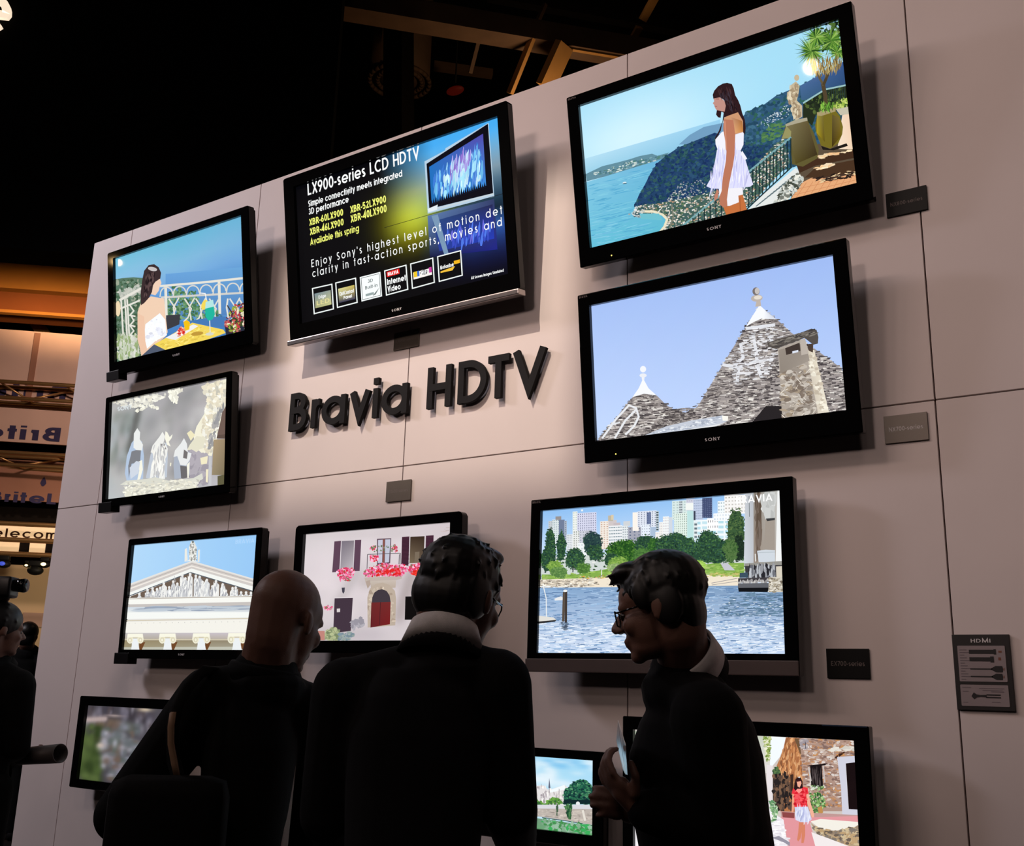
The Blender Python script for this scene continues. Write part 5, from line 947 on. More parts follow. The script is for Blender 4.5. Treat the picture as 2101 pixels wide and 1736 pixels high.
p.sc([(70, 120, 60), (120, 164, 90), (170, 206, 140), (50, 90, 50)], [(760, 1060), (860, 1040), (940, 1090), (960, 1250), (900, 1330), (840, 1380), (790, 1300)], 200, (12, 36), (10, 30)); p.poly((190, 140, 80), [(860, 1240), (920, 1230), (930, 1310), (880, 1340)]); p.sc([(150, 180, 120), (220, 226, 210), (80, 110, 70)], [(780, 960), (930, 970), (940, 1010), (780, 1020)], 40, (10, 30))
p.poly((190, 150, 146), [(380, 1290), (1390, 1340), (1390, 1450), (400, 1400)]); p.poly((224, 150, 156), [(380, 1360), (800, 1370), (1392, 1350), (1400, 1440), (900, 1400), (760, 1440), (850, 1740), (480, 1740), (420, 1420)]); p.poly((140, 70, 70), [(400, 1300), (560, 1310), (560, 1380), (410, 1370)])
p.poly((240, 236, 240), [(-1500, 1200), (230, 1160), (340, 1350), (420, 1400), (500, 1980), (-1500, 1980)]); p.sc([(250, 248, 250), (220, 214, 222), (230, 226, 232)], [(150, 1470), (400, 1380), (500, 1740), (150, 1740)], 90, (20, 80), (10, 30)); p.poly((150, 146, 160), [(260, 1630), (360, 1610), (500, 1690), (500, 1740), (420, 1690)]); p.sc([(90, 140, 96), (140, 180, 130), (200, 220, 190)], [(232, 1160), (310, 1170), (350, 1260), (320, 1400), (260, 1460), (280, 1340)], 120, (12, 34))
p.poly((240, 236, 226), [(770, 1420), (900, 1390), (1396, 1430), (1400, 1480), (1100, 1540), (900, 1520)]); p.poly((180, 158, 128), [(770, 1440), (900, 1530), (1100, 1545), (1400, 1480), (1405, 1990), (1270, 1740), (1000, 1640), (850, 1580)]); p.sc([(206, 186, 150), (150, 130, 110), (130, 120, 110), (190, 160, 120), (110, 96, 84)], [(800, 1480), (1000, 1550), (1395, 1490), (1400, 1730), (1200, 1700), (860, 1590)], 130, (24, 80), (18, 50)); p.poly((240, 232, 232), [(780, 1560), (1000, 1640), (1260, 1740), (1400, 1990), (560, 1990), (830, 1740)])
sk = (232, 160, 130)
p.poly(sk, [(535, 1060), (560, 1070), (560, 1240), (545, 1310), (525, 1300), (530, 1200)]); p.poly((240, 176, 150), [(715, 1060), (740, 1060), (770, 1180), (815, 1320), (815, 1370), (785, 1370), (760, 1280), (730, 1200)])
p.poly((214, 130, 100), [(620, 1430), (700, 1430), (700, 1600), (680, 1700), (650, 1700), (655, 1560), (640, 1640), (610, 1680), (595, 1660), (610, 1560)]); p.poly((232, 54, 66), [(545, 990), (600, 1010), (680, 975), (735, 990), (745, 1060), (715, 1075), (730, 1235), (560, 1235), (560, 1070), (528, 1060)]); p.sc([(244, 90, 96), (206, 30, 44)], [(560, 1010), (720, 1000), (720, 1220), (565, 1220)], 50, (20, 60), (10, 40)); p.poly((250, 150, 140), [(580, 1020), (620, 1060), (665, 1020), (650, 980), (600, 985)])
p.poly((206, 210, 238), [(565, 1235), (735, 1230), (785, 1395), (740, 1432), (640, 1430), (575, 1400)]); p.sc([(230, 234, 250), (176, 182, 220)], [(570, 1250), (730, 1245), (770, 1400), (590, 1400)], 34, (6, 14), (60, 140), 4, 10)
p.poly((40, 22, 26), [(575, 880), (610, 845), (645, 855), (665, 900), (672, 990), (640, 1000), (600, 1000), (580, 1025), (555, 1000)]); p.poly((238, 170, 146), [(590, 895), (645, 885), (655, 930), (630, 985), (605, 970)]); p.line((60, 20, 24), [(592, 902), (652, 890)], 18); p.ell((240, 240, 240), 625, 850, 14, 8)
p.build()
# ------------------------------------------------------------------ lamp housings
M['lamp_body'] = mat('black_lamp_paint', (14, 13, 13), .6, .3)
M['lens_warm'] = mat('warm_lamp_lens', (255, 230, 190), .4, emit=(255, 206, 140), es=40)
M['lens_white'] = mat('white_lamp_lens', (255, 240, 225), .4, emit=(255, 226, 196), es=30)
def lamp(pos, target, label, r=.09, lens=None, shutters=None, top=13.0):
    pos = Vector(pos); d = (Vector(target) - pos).normalized(); root = empty('spot_lamp', pos); tag(root, label, 'spotlight', 'lamps hung over the stand')
    q = d.to_track_quat('Z', 'Y').to_matrix().to_4x4()
    bm = bmesh.new(); n = 20
    prof = [(r * .5, -.40), (r * .95, -.34), (r * 1.15, -.10), (r * 1.15, -.012), (r * 1.02, -.012), (r * 1.02, -.05)]
    add_lathe(bm, prof, n, q @ Matrix.Translation((0, 0, -.02))); bobj('lamp_body', bm, M['lamp_body'], root, False)
    if lens:
        bm = bmesh.new(); add_lathe(bm, [(r * .2, .012), (r * .7, .008), (r * .98, 0), (r * .98, -.02)][::-1], n, q @ Matrix.Translation((0, 0, -.03))); bobj('lamp_lens', bm, lens, root, True)
    tube('hanger', Vector((0, 0, .02)) - d * .25, (0 - d.x * .25, 0 - d.y * .25, top - pos.z), .012, M['lamp_body'], root, seg=8)
    return root
lamp((-10.13, -.04, 5.0), (-4.9, WALL_Y, 3.6), 'small warm lamp hung out beyond the left end of the wall', .04, M['lens_warm'])
lamp((-3.58, -5.90, 6.0), (-1.2, WALL_Y, 3.6), 'small warm lamp hung high behind the visitors', .10, M['lens_warm'])
lamp(LAMP_KEY - Vector((.30, .20, -.25)), (-4.6, WALL_Y, 3.2), 'big white lamp at the left that lights the wall', .30)
for w_, n_ in zip(LAMP_WASH, ('first', 'second', 'third', 'fourth')): lamp(w_ - Vector((.2, .45, -.2)), (-1.5, WALL_Y, 4.3), n_ + ' from the left in the row of four big wash lamps', .30)
for w_, x_, n_ in zip(LAMP_FILL, (-1.0, -4.5), ('right', 'left')): lamp(w_ - Vector((0, .45, -.05)), (x_, WALL_Y, 3.6), n_ + ' one of two unseen fill lamps added behind the camera', .25)  # housings to go with the added fill pair
ps = lamp(LAMP_SIGN - Vector((0, .10, -.10)), (-3.2, WALL_Y, 2.95), 'shuttered profile lamp aimed at the wall lettering', .06)
for lo, hi in (((-.35, .55, -.90), (-.094, .555, 0)), ((.096, .55, -.90), (.35, .555, 0)), ((-.094, .55, -.90), (.096, .555, -.516)), ((-.094, .55, -.366), (.096, .555, 0))):
    box('shutter', (lo[0], lo[1], lo[2] - .10), (hi[0], hi[1], hi[2] - .10), M['lamp_body'], ps)
HIGH = [(-12, -13), (-5, -13), (3, -13), (-12, -5), (-5, -6), (3, -5)]  # unseen fill lamps added overhead to lift the wall shadows
M['lens_fill'] = mat('fill_lamp_glass', (240, 220, 205), .6, emit=(255, 214, 190), es=1.5)
fill0 = None
for i, (x, y) in enumerate(HIGH):
    if fill0 is None:
        fill0 = root = empty('fill_fixture', (x, y, 11.6)); parts = []
        bm = bmesh.new(); add_lathe(bm, [(.62, 0), (.66, .02), (.40, .34), (.16, .50), (.12, .70)], 28); parts.append(bobj('reflector', bm, M['lamp_body'], root, True))
        bm = bmesh.new(); add_lathe(bm, [(.60, -.004), (.60, .010)], 28); parts.append(bobj('glass', bm, M['lens_fill'], root))
        parts.append(tube('hanger', (0, 0, .68), (0, 0, 1.4), .015, M['lamp_body'], root, seg=8))
    else:
        root = empty('fill_fixture', (x, y, 11.6))
        for q in parts: c = q.copy(); COL.objects.link(c); c.parent = root
    tag(root, 'round fill lamp added unseen under the hall ceiling behind the visitors', 'ceiling lamp', 'added fill lamps of the hall')
    d = bpy.data.lights.new('ceiling_fill', 'AREA'); d.shape = 'DISK'; d.size = 1.1; d.energy = FILL_POWER; d.color = (1, .80, .72)
    o = link(bpy.data.objects.new('ceiling_fill', d)); o.location = (x, y, 11.58)

# ------------------------------------------------------------------ the far side of the hall, seen past the left end of the wall
E_, N_ = Vector((.74278, .66954, 0)), Vector((.66954, -.74278, 0)); A0 = Vector((-13.249, 6.7622, 0))
def FP(px, py, off=0.0):
    d = F_ + R_ * ((px - 1050.5) / 2124.18) - U_ * ((py - 868.0) / 2124.18)
    k = (A0.dot(N_) + off) / d.dot(N_); q = Vector((0, 0, FLOOR_TO_EYE)) + d * k
    return (q - A0).dot(E_), q.z
def fz(py, off=0.0, px=60): return FP(px, py, off)[1]
def FM(off=0.0):
    q = A0 + N_ * off; return Matrix(((E_.x, -N_.x, 0, q.x), (E_.y, -N_.y, 0, q.y), (0, 0, 1, 0), (0, 0, 0, 1)))
M['orange'] = mat('ochre_painted_fascia', (214, 136, 58), .7, .2, var=.06, scale=2); M['rust'] = mat('rust_painted_beam', (150, 80, 38), .7, .2, var=.10, scale=2)
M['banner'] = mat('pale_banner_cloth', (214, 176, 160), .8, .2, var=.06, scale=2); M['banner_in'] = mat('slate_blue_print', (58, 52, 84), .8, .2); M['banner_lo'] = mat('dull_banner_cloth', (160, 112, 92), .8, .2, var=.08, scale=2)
M['truss'] = mat('gilt_truss_tube', (190, 146, 96), .35, .5, metal=.8); M['cream'] = mat('cream_hall_wall', (236, 204, 164), .8, .2, var=.04, scale=1); M['dark'] = mat('dark_hall_paint', (22, 17, 15), .9, .1, var=.2)
M['black_cloth'] = mat('black_drape', (7, 6, 6), .95, .05, var=.2); M['sign_light'] = mat('cream_lit_letter', (250, 236, 214), .6, emit=(255, 232, 204), es=.95); M['cream_lit'] = mat('backlit_cream_panel', (240, 214, 180), .6, emit=(240, 200, 152), es=.55)
M['brown_dark'] = mat('dark_brown_print', (70, 44, 32), .8, .2)
def slab(name, x0, x1, py0, py1, off, th, m, parent=None, bev=.0, ref=None):
    """upright slab on the far facade, thickness th, its face off metres in front of the facade plane"""
    z0, z1 = (fz(py1, ref if ref is not None else off), fz(py0, ref if ref is not None else off)); o = box(name, (x0, 0, z0), (x1, th, z1), m, parent, bev); o.matrix_world = FM(off); return o
XL, XR = -4.0, 6.0
fas = slab('upper_fascia', XL, XR, 521, 594, .3, .5, M['orange']); tag(fas, 'ochre fascia beam of the hall, beyond the left end of the wall', 'beam')
lowb = slab('lower_beam', XL, XR, 602, 640, .35, .5, M['rust']); tag(lowb, 'rust-brown beam under the ochre fascia', 'beam')
rim = slab('beam_lip', XL, XR, 638, 644, .45, .1, M['orange']); tag(rim, 'thin lit lip along the foot of the rust beam', 'beam')
bk = slab('wall_left', XL - 6, XR + 4, 300, 1500, -1.6, .3, M['dark']); tag(bk, kind='structure'); bk.dimensions
a, z_ = FP(75, 668, -1.0); b, z2 = FP(140, 716, -1.0)
st_o = beam('slanted_strut', (a, 0, z_ + .02), (b, 0, z2 - .2), .22, .16, M['truss']); st_o.matrix_world = FM(-1.0); tag(st_o, 'slanted brown strut between rust beam and pale banner', 'strut')
def banner(py0, py1, off, m, label, bulge=.5, name='banner'):
    """cloth band bent round a ring, hanging from the truss"""
    z0, z1 = fz(py1, off), fz(py0, off); vs, fs = [], []; n = 40
    for i in range(n + 1):
        x = XL + (XR - XL) * i / n; y = -bulge * (1 - ((x - .3) / 4.5) ** 2)
        vs += [(x, y, z0), (x, y, z1), (x, y + .03, z1), (x, y + .03, z0)]
    for i in range(n):
        for j in range(4): fs.append((i * 4 + j, i * 4 + (j + 1) % 4, i * 4 + 4 + (j + 1) % 4, i * 4 + 4 + j))
    fs += [(0, 1, 2, 3), (n * 4 + 3, n * 4 + 2, n * 4 + 1, n * 4)]
    o = mesh(name, vs, fs, m); o.matrix_world = FM(off); tag(o, label, 'banner', 'round banners at the far side of the hall'); return o, lambda x: -bulge * (1 - ((x - .3) / 4.5) ** 2)
def banner_text(parent, yf, off, s, pxa, pxb, py_base, py_top, m, t=.17, mirror=False):
    xa, zb = FP(pxa, py_base, off + .5); xb = FP(pxb, py_base, off + .5)[0]; zt = FP(pxa, py_top, off + .5)[1]
    q, w = text_quads(s, zt - zb, t, .12, 0, 0, fit=xb - xa); q = [[((xb - x) if mirror else (xa + x), zb + y) for x, y in k] for k in q]
    return text_obj('banner_print', q, lambda x, y, d: (x, yf(x) - .004 - d, y), .002, m, parent)
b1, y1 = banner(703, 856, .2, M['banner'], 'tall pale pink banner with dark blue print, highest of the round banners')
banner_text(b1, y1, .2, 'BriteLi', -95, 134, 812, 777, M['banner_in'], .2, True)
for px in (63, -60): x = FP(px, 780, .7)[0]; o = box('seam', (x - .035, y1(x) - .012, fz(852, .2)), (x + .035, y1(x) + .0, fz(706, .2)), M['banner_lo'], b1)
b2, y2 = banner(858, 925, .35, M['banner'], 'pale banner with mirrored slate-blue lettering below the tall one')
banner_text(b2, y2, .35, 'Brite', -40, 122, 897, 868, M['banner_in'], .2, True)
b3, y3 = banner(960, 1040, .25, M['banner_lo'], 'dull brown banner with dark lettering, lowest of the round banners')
banner_text(b3, y3, .25, 'BriteLi', -22, 128, 1028, 1006, M['banner_in'], .2)
x, z = FP(91, 990, .7); o = mesh('flame_mark', [(x + a * .06, y3(x) - .006, z + b_ * .06) for a, b_ in ((0, 1.1), (.45, .3), (.6, -.3), (.2, -.9), (-.2, -.9), (-.6, -.3), (-.45, .3))], [tuple(range(7))], M['banner_in'], b3)
def truss(py0, py1, off, label):
    r = empty('truss', FM(off).translation); r.matrix_world = FM(off); tag(r, label, 'truss', 'lighting trusses at the far side of the hall'); z0, z1 = fz(py1, off), fz(py0, off)
    for z in (z0, z1): o = tube('chord', (XL, 0, z), (XR, 0, z), .026, M['truss'], r, seg=8)
    for z in (z0, z1): tube('rear_chord', (XL, .28, z + .01), (XR, .28, z + .01), .026, M['truss'], r, seg=8)
    n = 26
    for i in range(n):
        xa, xb = XL + (XR - XL) * i / n, XL + (XR - XL) * (i + 1) / n
        tube('lacing', (xa, 0, z0 if i % 2 else z1), (xb, .28, z1 if i % 2 else z0), .013, M['truss'], r, seg=6)
    return r
truss(786, 819, 1.0, 'gilt lighting truss crossing the tall pale banner'); truss(931, 956, 1.0, 'gilt lighting truss above the dull brown banner')
dk = slab('dark_valance', XL, XR, 1042, 1077, .4, .2, M['dark']); tag(dk, 'dark valance under the dull brown banner', 'valance')
ls = slab('lit_fascia_sign', XL, XR, 1078, 1105, .5, .12, M['cream_lit']); tag(ls, 'backlit cream strip with dark letters low in the far hall', 'sign')
xa, zb = FP(-30, 1100, .52); xb = FP(116, 1100, .52)[0]; q, w = text_quads('telecom', fz(1082, .52) - fz(1100, .52), .16, .2, fit=xb - xa); text_obj('sign_print', [[(xa + a, zb + b_) for a, b_ in k] for k in q], lambda x, y, d: (x, -.006 - d, y), .002, M['brown_dark'], ls)['kind'] = 'stuff'
for py, lab in ((1076, 'gilt rail along the top of the backlit strip'), (1109, 'gilt rail between backlit strip and paper panels'), (1138, 'gilt rail under the paper panels')):
    z = fz(py, .7); o = tube('rail', (XL, 0, z), (XR, 0, z), .03, M['truss'], seg=10); o.matrix_world = FM(.7); tag(o, lab, 'rail', 'gilt rails in the far hall')
bd = slab('dark_backboard', XL, XR, 1110, 1138, .45, .1, M['dark']); tag(bd, 'dark board behind the paper panels', 'board')
for pa, pb, lab in ((-10, 38, 'left cream panel on the dark board'), (60, 92, 'right cream panel on the dark board')):
    xa, xb = FP(pa, 1125, .5)[0], FP(pb, 1125, .5)[0]; o = slab('paper_panel', xa, xb, 1114, 1133, .5, .02, M['cream_lit']); tag(o, lab, 'panel', 'cream panels on the dark board')
cw = slab('wall_right', XL, XR, 1160, 1560, -.6, .2, M['cream']); tag(cw, kind='structure')
xa, xb = FP(45, 1270, -.55)[0], FP(130, 1270, -.55)[0]; o = slab('notice_panel', xa, xb, 1257, 1286, -.57, .02, M['banner']); tag(o, 'pale notice on the bright cream wall', 'notice')
def moving_head(px, py, label, r=.10, lens=None):
    x, z = FP(px, py, 1.2); root = empty('stage_light'); root.matrix_world = FM(1.2) @ Matrix.Translation((x, 0, z)); tag(root, label, 'spotlight', 'stage lights in the far hall')
    bm = bmesh.new(); add_ell(bm, (0, 0, -.02), (r * 1.3, r, r * .8)); add_box(bm, (-r, -r * .6, r * .4), (r, r * .6, r * 1.3), .01); bobj('lamp_body', bm, M['lamp_body'], root, True)
    if lens: bm = bmesh.new(); add_ell(bm, (0, -r * .95, -.02), (r * .6, .02, r * .4)); bobj('lamp_lens', bm, lens, root, True)
    return root
M['lens_hot'] = mat('hot_lamp_lens', (255, 240, 200), .4, emit=(255, 225, 150), es=3.0); M['lens_blue'] = mat('blue_lamp_lens', (70, 90, 190), .4, emit=(60, 80, 200), es=.8)
moving_head(73, 1167, 'dark rounded stage light in front of the cream wall', .07); moving_head(92, 1155, 'glowing stage light beside the edge of the white wall', .05, M['lens_hot']); moving_head(56, 1157, 'small stage light with a pale lens', .03, M['lens_hot']); moving_head(8, 1154, 'stage light with a blue lens at the left edge', .06, M['lens_blue'])
# black header with one lit letter, high on the left
hd = empty('hanging_header'); hd.matrix_world = FM(4.0); tag(hd, 'huge black hanging header with a lit cream letter e', 'header')
xr = FP(702, 10, 4.0)[0]; zb_ = FP(60, 512, 4.0)[1]; box('header_panel', (-4.5, 0, zb_), (xr, .4, 12.6), M['black_cloth'], hd)
xe, ze = FP(25, 36, 4.0); s_ = abs(FP(0, 0, 4.0)[1] - FP(0, 78, 4.0)[1]); q, w = text_quads('e', s_ / .74 * 1.02, .135, .1)
text_obj('header_letter', [[(xe - w + a, ze - s_ / 2 + b_) for a, b_ in k] for k in q], lambda x, y, d: (x, -.01 - d, y), .05, M['sign_light'], hd)
for px in (-200, 300):
    x = FP(px, 10, 4.0)[0]; tube('suspension_rod', (x, .2, 12.6), (x, .2, 13.0), .02, M['lamp_body'], hd, seg=8)
# roof steel
def roof(name, p0, p1, w, h, m, label, Z0=9.5, Z1=None):
    o = beam(name, pt_z(*p0, Z0), pt_z(*p1, Z1 or Z0), w, h, m); tag(o, label, 'beam', 'roof steel of the hall'); return o
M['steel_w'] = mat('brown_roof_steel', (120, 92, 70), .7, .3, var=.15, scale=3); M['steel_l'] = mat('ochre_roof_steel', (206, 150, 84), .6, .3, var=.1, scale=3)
roof('roof_girder', (640, -2), (1420, 130), .30, .26, M['steel_w'], 'long brown roof girder rising behind the wall top')
roof('girder_flange', (640, -18), (1420, 114), .36, .03, M['steel_w'], 'top flange of the long roof girder', 9.66)
roof('roof_post', (818, 330), (818, -60), .34, .30, M['dark'], 'dark roof post crossing the girder', 8.4, 11.5)
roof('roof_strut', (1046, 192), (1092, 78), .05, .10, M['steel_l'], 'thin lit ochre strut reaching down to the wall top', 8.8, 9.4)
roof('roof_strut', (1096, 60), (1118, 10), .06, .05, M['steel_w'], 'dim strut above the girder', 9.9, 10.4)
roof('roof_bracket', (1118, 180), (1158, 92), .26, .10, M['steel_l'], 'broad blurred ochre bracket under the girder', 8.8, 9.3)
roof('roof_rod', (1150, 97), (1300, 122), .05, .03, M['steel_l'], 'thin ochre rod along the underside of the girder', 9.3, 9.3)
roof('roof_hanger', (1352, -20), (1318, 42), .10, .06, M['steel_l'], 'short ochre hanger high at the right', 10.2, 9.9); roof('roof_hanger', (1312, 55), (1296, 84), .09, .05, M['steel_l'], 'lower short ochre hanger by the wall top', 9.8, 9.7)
roof('purlin', (1000, -10), (1500, 80), .14, .14, M['dark'], 'dark purlin above the girder', 10.8); roof('purlin', (890, 135), (1010, 152), .12, .12, M['steel_w'], 'faint purlin left of the thin strut', 10.9)
roof('roof_tie', (988, 60), (965, 150), .05, .04, M['steel_w'], 'faint tie bar left of the thin strut', 10, 9.6)
c = pt_z(820, 168, 10.4); bm = bmesh.new()
for rr in (.46, .34):
    for i in range(28):
        a0, a1 = 2 * math.pi * i / 28, 2 * math.pi * (i + 1) / 28; add_tube(bm, (rr * math.cos(a0), rr * math.sin(a0), 0), (rr * math.cos(a1), rr * math.sin(a1), 0), .035, None, 6)
add_lathe(bm, [(.46, .05), (.44, 2.55)], 28); o = bobj('round_duct', bm, M['steel_w'], None, True); o.location = c; tag(o, 'round ventilation duct in the dark roof', 'duct')
rl = empty('red_lamp', pt_z(934, 186, 10.0)); tag(rl, 'small dull red lamp in the dark roof', 'lamp'); bm = bmesh.new(); add_ell(bm, (0, 0, 0), (.15, .09, .05)); bobj('lamp_glass', bm, mat('dull_red_glass', (60, 12, 8), .6, emit=(110, 22, 8), es=.18), rl, True); tube('hanger', (0, 0, .04), (0, 0, 3.0), .012, M['lamp_body'], rl, seg=8)
def pl(name, loc, power, color, r=.2):
    d = bpy.data.lights.new(name, 'POINT'); d.energy = power; d.color = color; d.shadow_soft_size = r; o = link(bpy.data.objects.new(name, d)); o.location = loc; return o
pl('roof_glow', pt_z(1130, 260, 8.2) + Vector((0, 0, -.4)), ROOF_POWER, (1, .68, .40), .2)  # bare light added behind the wall top to warm the roof steel
spot('fascia_light', (-7.6, 5.7, 5.2), (-12.7, 7.25, 6.9), FASCIA_POWER, (1, .68, .34), 34, .8, .15); spot('banner_light', (-7.5, 5.6, 5.0), (-12.6, 7.3, 4.4), BANNER_POWER, (1, .76, .62), 50, .6, .15); spot('cream_light', (-8.2, 5.9, 2.6), (-12.7, 8.0, 2.1), CREAM_POWER, (1, .80, .56), 60, .8, .1)  # bare spots added out of sight behind the wall to brighten the far hall
# ------------------------------------------------------------------ people
def cp(px, py, zc):
    """a point zc metres in front of the lens, used while measuring the visitors against the photograph"""
    return Vector((0, 0, FLOOR_TO_EYE)) + (F_ + R_ * ((px - 1050.5) / 2124.18) - U_ * ((py - 868.0) / 2124.18)) * zc
def fuse(name, bm, voxel, m, parent, smooth=4, fac=.5):
    """weld overlapping volumes into one continuous skin"""
    bmesh.ops.recalc_face_normals(bm, faces=bm.faces[:])
    me = bpy.data.meshes.new(name); bm.to_mesh(me); bm.free()
    o = bpy.data.objects.new(name, me); COL.objects.link(o)
    r = o.modifiers.new('weld', 'REMESH'); r.mode = 'VOXEL'; r.voxel_size = voxel
    s = o.modifiers.new('relax', 'SMOOTH'); s.iterations = smooth; s.factor = fac
    dg = bpy.context.evaluated_depsgraph_get(); ev = o.evaluated_get(dg); me2 = bpy.data.meshes.new_from_object(ev)
    o.modifiers.clear(); o.data = me2; bpy.data.meshes.remove(me); me2.name = name
    # keep only the largest shell (drops stray specks of the welding)
    me2.materials.clear(); me2.materials.append(m)
    me2.polygons.foreach_set('use_smooth', [True] * len(me2.polygons)); o.parent = parent
    return o
def fabric(name, c, rough=.9): return mat(name, c, rough, .15, var=.12, scale=30, bump=.25, bscale=700)
M['suit'] = fabric('black_suit_wool', (15, 14, 16)); M['suit2'] = fabric('charcoal_suit_wool', (24, 23, 25)); M['coat'] = fabric('black_coat', (12, 12, 13)); M['green_black'] = fabric('dark_green_lining', (22, 30, 16))
M['shirt'] = fabric('white_shirt_cotton', (240, 234, 234)); M['skin'] = mat('skin', (122, 88, 76), .5, .35, var=.08, scale=20, bump=.2, bscale=400); M['hair'] = mat('black_hair', (10, 8, 8), .45, .5, var=.3, scale=120)
M['leather'] = mat('black_leather', (10, 9, 10), .8, .2, bump=.2, bscale=250); M['brass'] = mat('brass_buckle', (200, 150, 70), .25, .5, metal=1); M['lens'] = mat('spectacle_lens', (30, 32, 36), .05, .5)
def head_matrix(pos, rz, pitch=0, roll=0):
    return Matrix.Translation(pos) @ Matrix.Rotation(rz, 4, 'Z') @ Matrix.Rotation(roll, 4, 'Y') @ Matrix.Rotation(-pitch, 4, 'X')
def add_head(bm, H, k=1.0, jaw=1.0):
    E = lambda c, r: add_ell(bm, [x * k for x in c], [x * k for x in r], H)
    E((0, -.014, .036), (.076, .098, .084)); E((0, .036, -.026), (.061, .056, .084)); E((0, .048, .030), (.060, .044, .052))
    E((0, .038, -.078), (.047 * jaw, .048, .036)); E((0, .072, -.100), (.024, .020, .019)); E((0, -.045, -.015), (.062, .055, .060))
    for s in (-1, 1):
        E((s * .038, .068, -.030), (.022, .020, .024)); E((s * .079, -.008, -.010), (.008, .015, .029)); E((s * .083, -.016, -.002), (.006, .010, .022)); E((s * .012, .104, -.034), (.009, .010, .008))
    C = lambda a, b, r0, r1: add_cap(bm, H @ (Vector(a) * k), H @ (Vector(b) * k), r0 * k, r1 * k)
    C((-.038, .080, .014), (.038, .080, .014), .012, .012); C((0, .086, .008), (0, .114, -.028), .009, .012); C((-.016, .090, -.062), (.016, .090, -.062), .008, .008); C((-.014, .088, -.073), (.014, .088, -.073), .008, .008)
def add_hand(bm, wrist, direction, palm_n, curl=.5, k=1.0, side=1):
    """palm, four bent fingers of unequal length and a thumb leaving the side of the palm"""
    d = Vector(direction).normalized(); n = Vector(palm_n); n = (n - d * n.dot(d)).normalized(); s = d.cross(n) * side; w = Vector(wrist)
    c = w + d * .05 * k
    mx = Matrix(((s.x, d.x, n.x, c.x), (s.y, d.y, n.y, c.y), (s.z, d.z, n.z, c.z), (0, 0, 0, 1)))
    add_ell(bm, (0, 0, 0), (.041 * k, .052 * k, .016 * k), mx); add_cap(bm, w - d * .03, c, .026 * k, .024 * k)
    for i, L in enumerate((.070, .080, .075, .058)):
        a = c + s * (.030 - .020 * i) * k + d * .042 * k; p = a; dd = d.copy(); r = .0092 * k
        for j, f in enumerate((.45, .32, .23)):
            ang = curl * (1.0 if j else .7); dd = (dd * math.cos(ang) + n * math.sin(ang)).normalized(); n2 = n
            q = p + dd * L * f * k; add_cap(bm, p, q, r, r * .93, 10); p = q; r *= .93
            n = (n - dd * n.dot(dd)).normalized()
        n = n2 if False else (Vector(palm_n) - d * Vector(palm_n).dot(d)).normalized()
    t0 = c + s * .034 * k - d * .022 * k; t1 = t0 + (s * .6 + d * .55 + n * .4).normalized() * .040 * k; t2 = t1 + (d * .8 + n * .5 - s * .1).normalized() * .032 * k
    add_cap(bm, t0, t1, .013 * k, .011 * k, 10); add_cap(bm, t1, t2, .011 * k, .009 * k, 10)
def collar_band(name, base, axis, r0, r1, h, m, parent, open_dir=None, gap=0.0, rise=.0, th=.006, seg=44):
    """a folded band of cloth standing round the neck"""
    ax = Vector(axis).normalized(); x = Vector(open_dir) if open_dir else Vector((1, 0, 0)); x = (x - ax * x.dot(ax)).normalized(); y = ax.cross(x); b = Vector(base); vs, fs = [], []
    A = [gap + (2 * math.pi - 2 * gap) * i / seg for i in range(seg + 1)]
    for a in A:
        u = x * math.cos(a) + y * math.sin(a); up = -rise * (math.cos(a) + 1) / 2
        for r, z in ((r0 + .016, -.012 + up), (r1 + th, h + up), (r1, h + up + .002), (r1 - th, h + up), (r0 - th, up)): vs.append(b + u * r + ax * z)
    for i in range(seg):
        for j in range(5): fs.append((i * 5 + j, i * 5 + (j + 1) % 5, (i + 1) * 5 + (j + 1) % 5, (i + 1) * 5 + j))
    fs += [(0, 1, 2, 3, 4), tuple(seg * 5 + j for j in (4, 3, 2, 1, 0))]
    return mesh(name, vs, fs, m, parent, True)
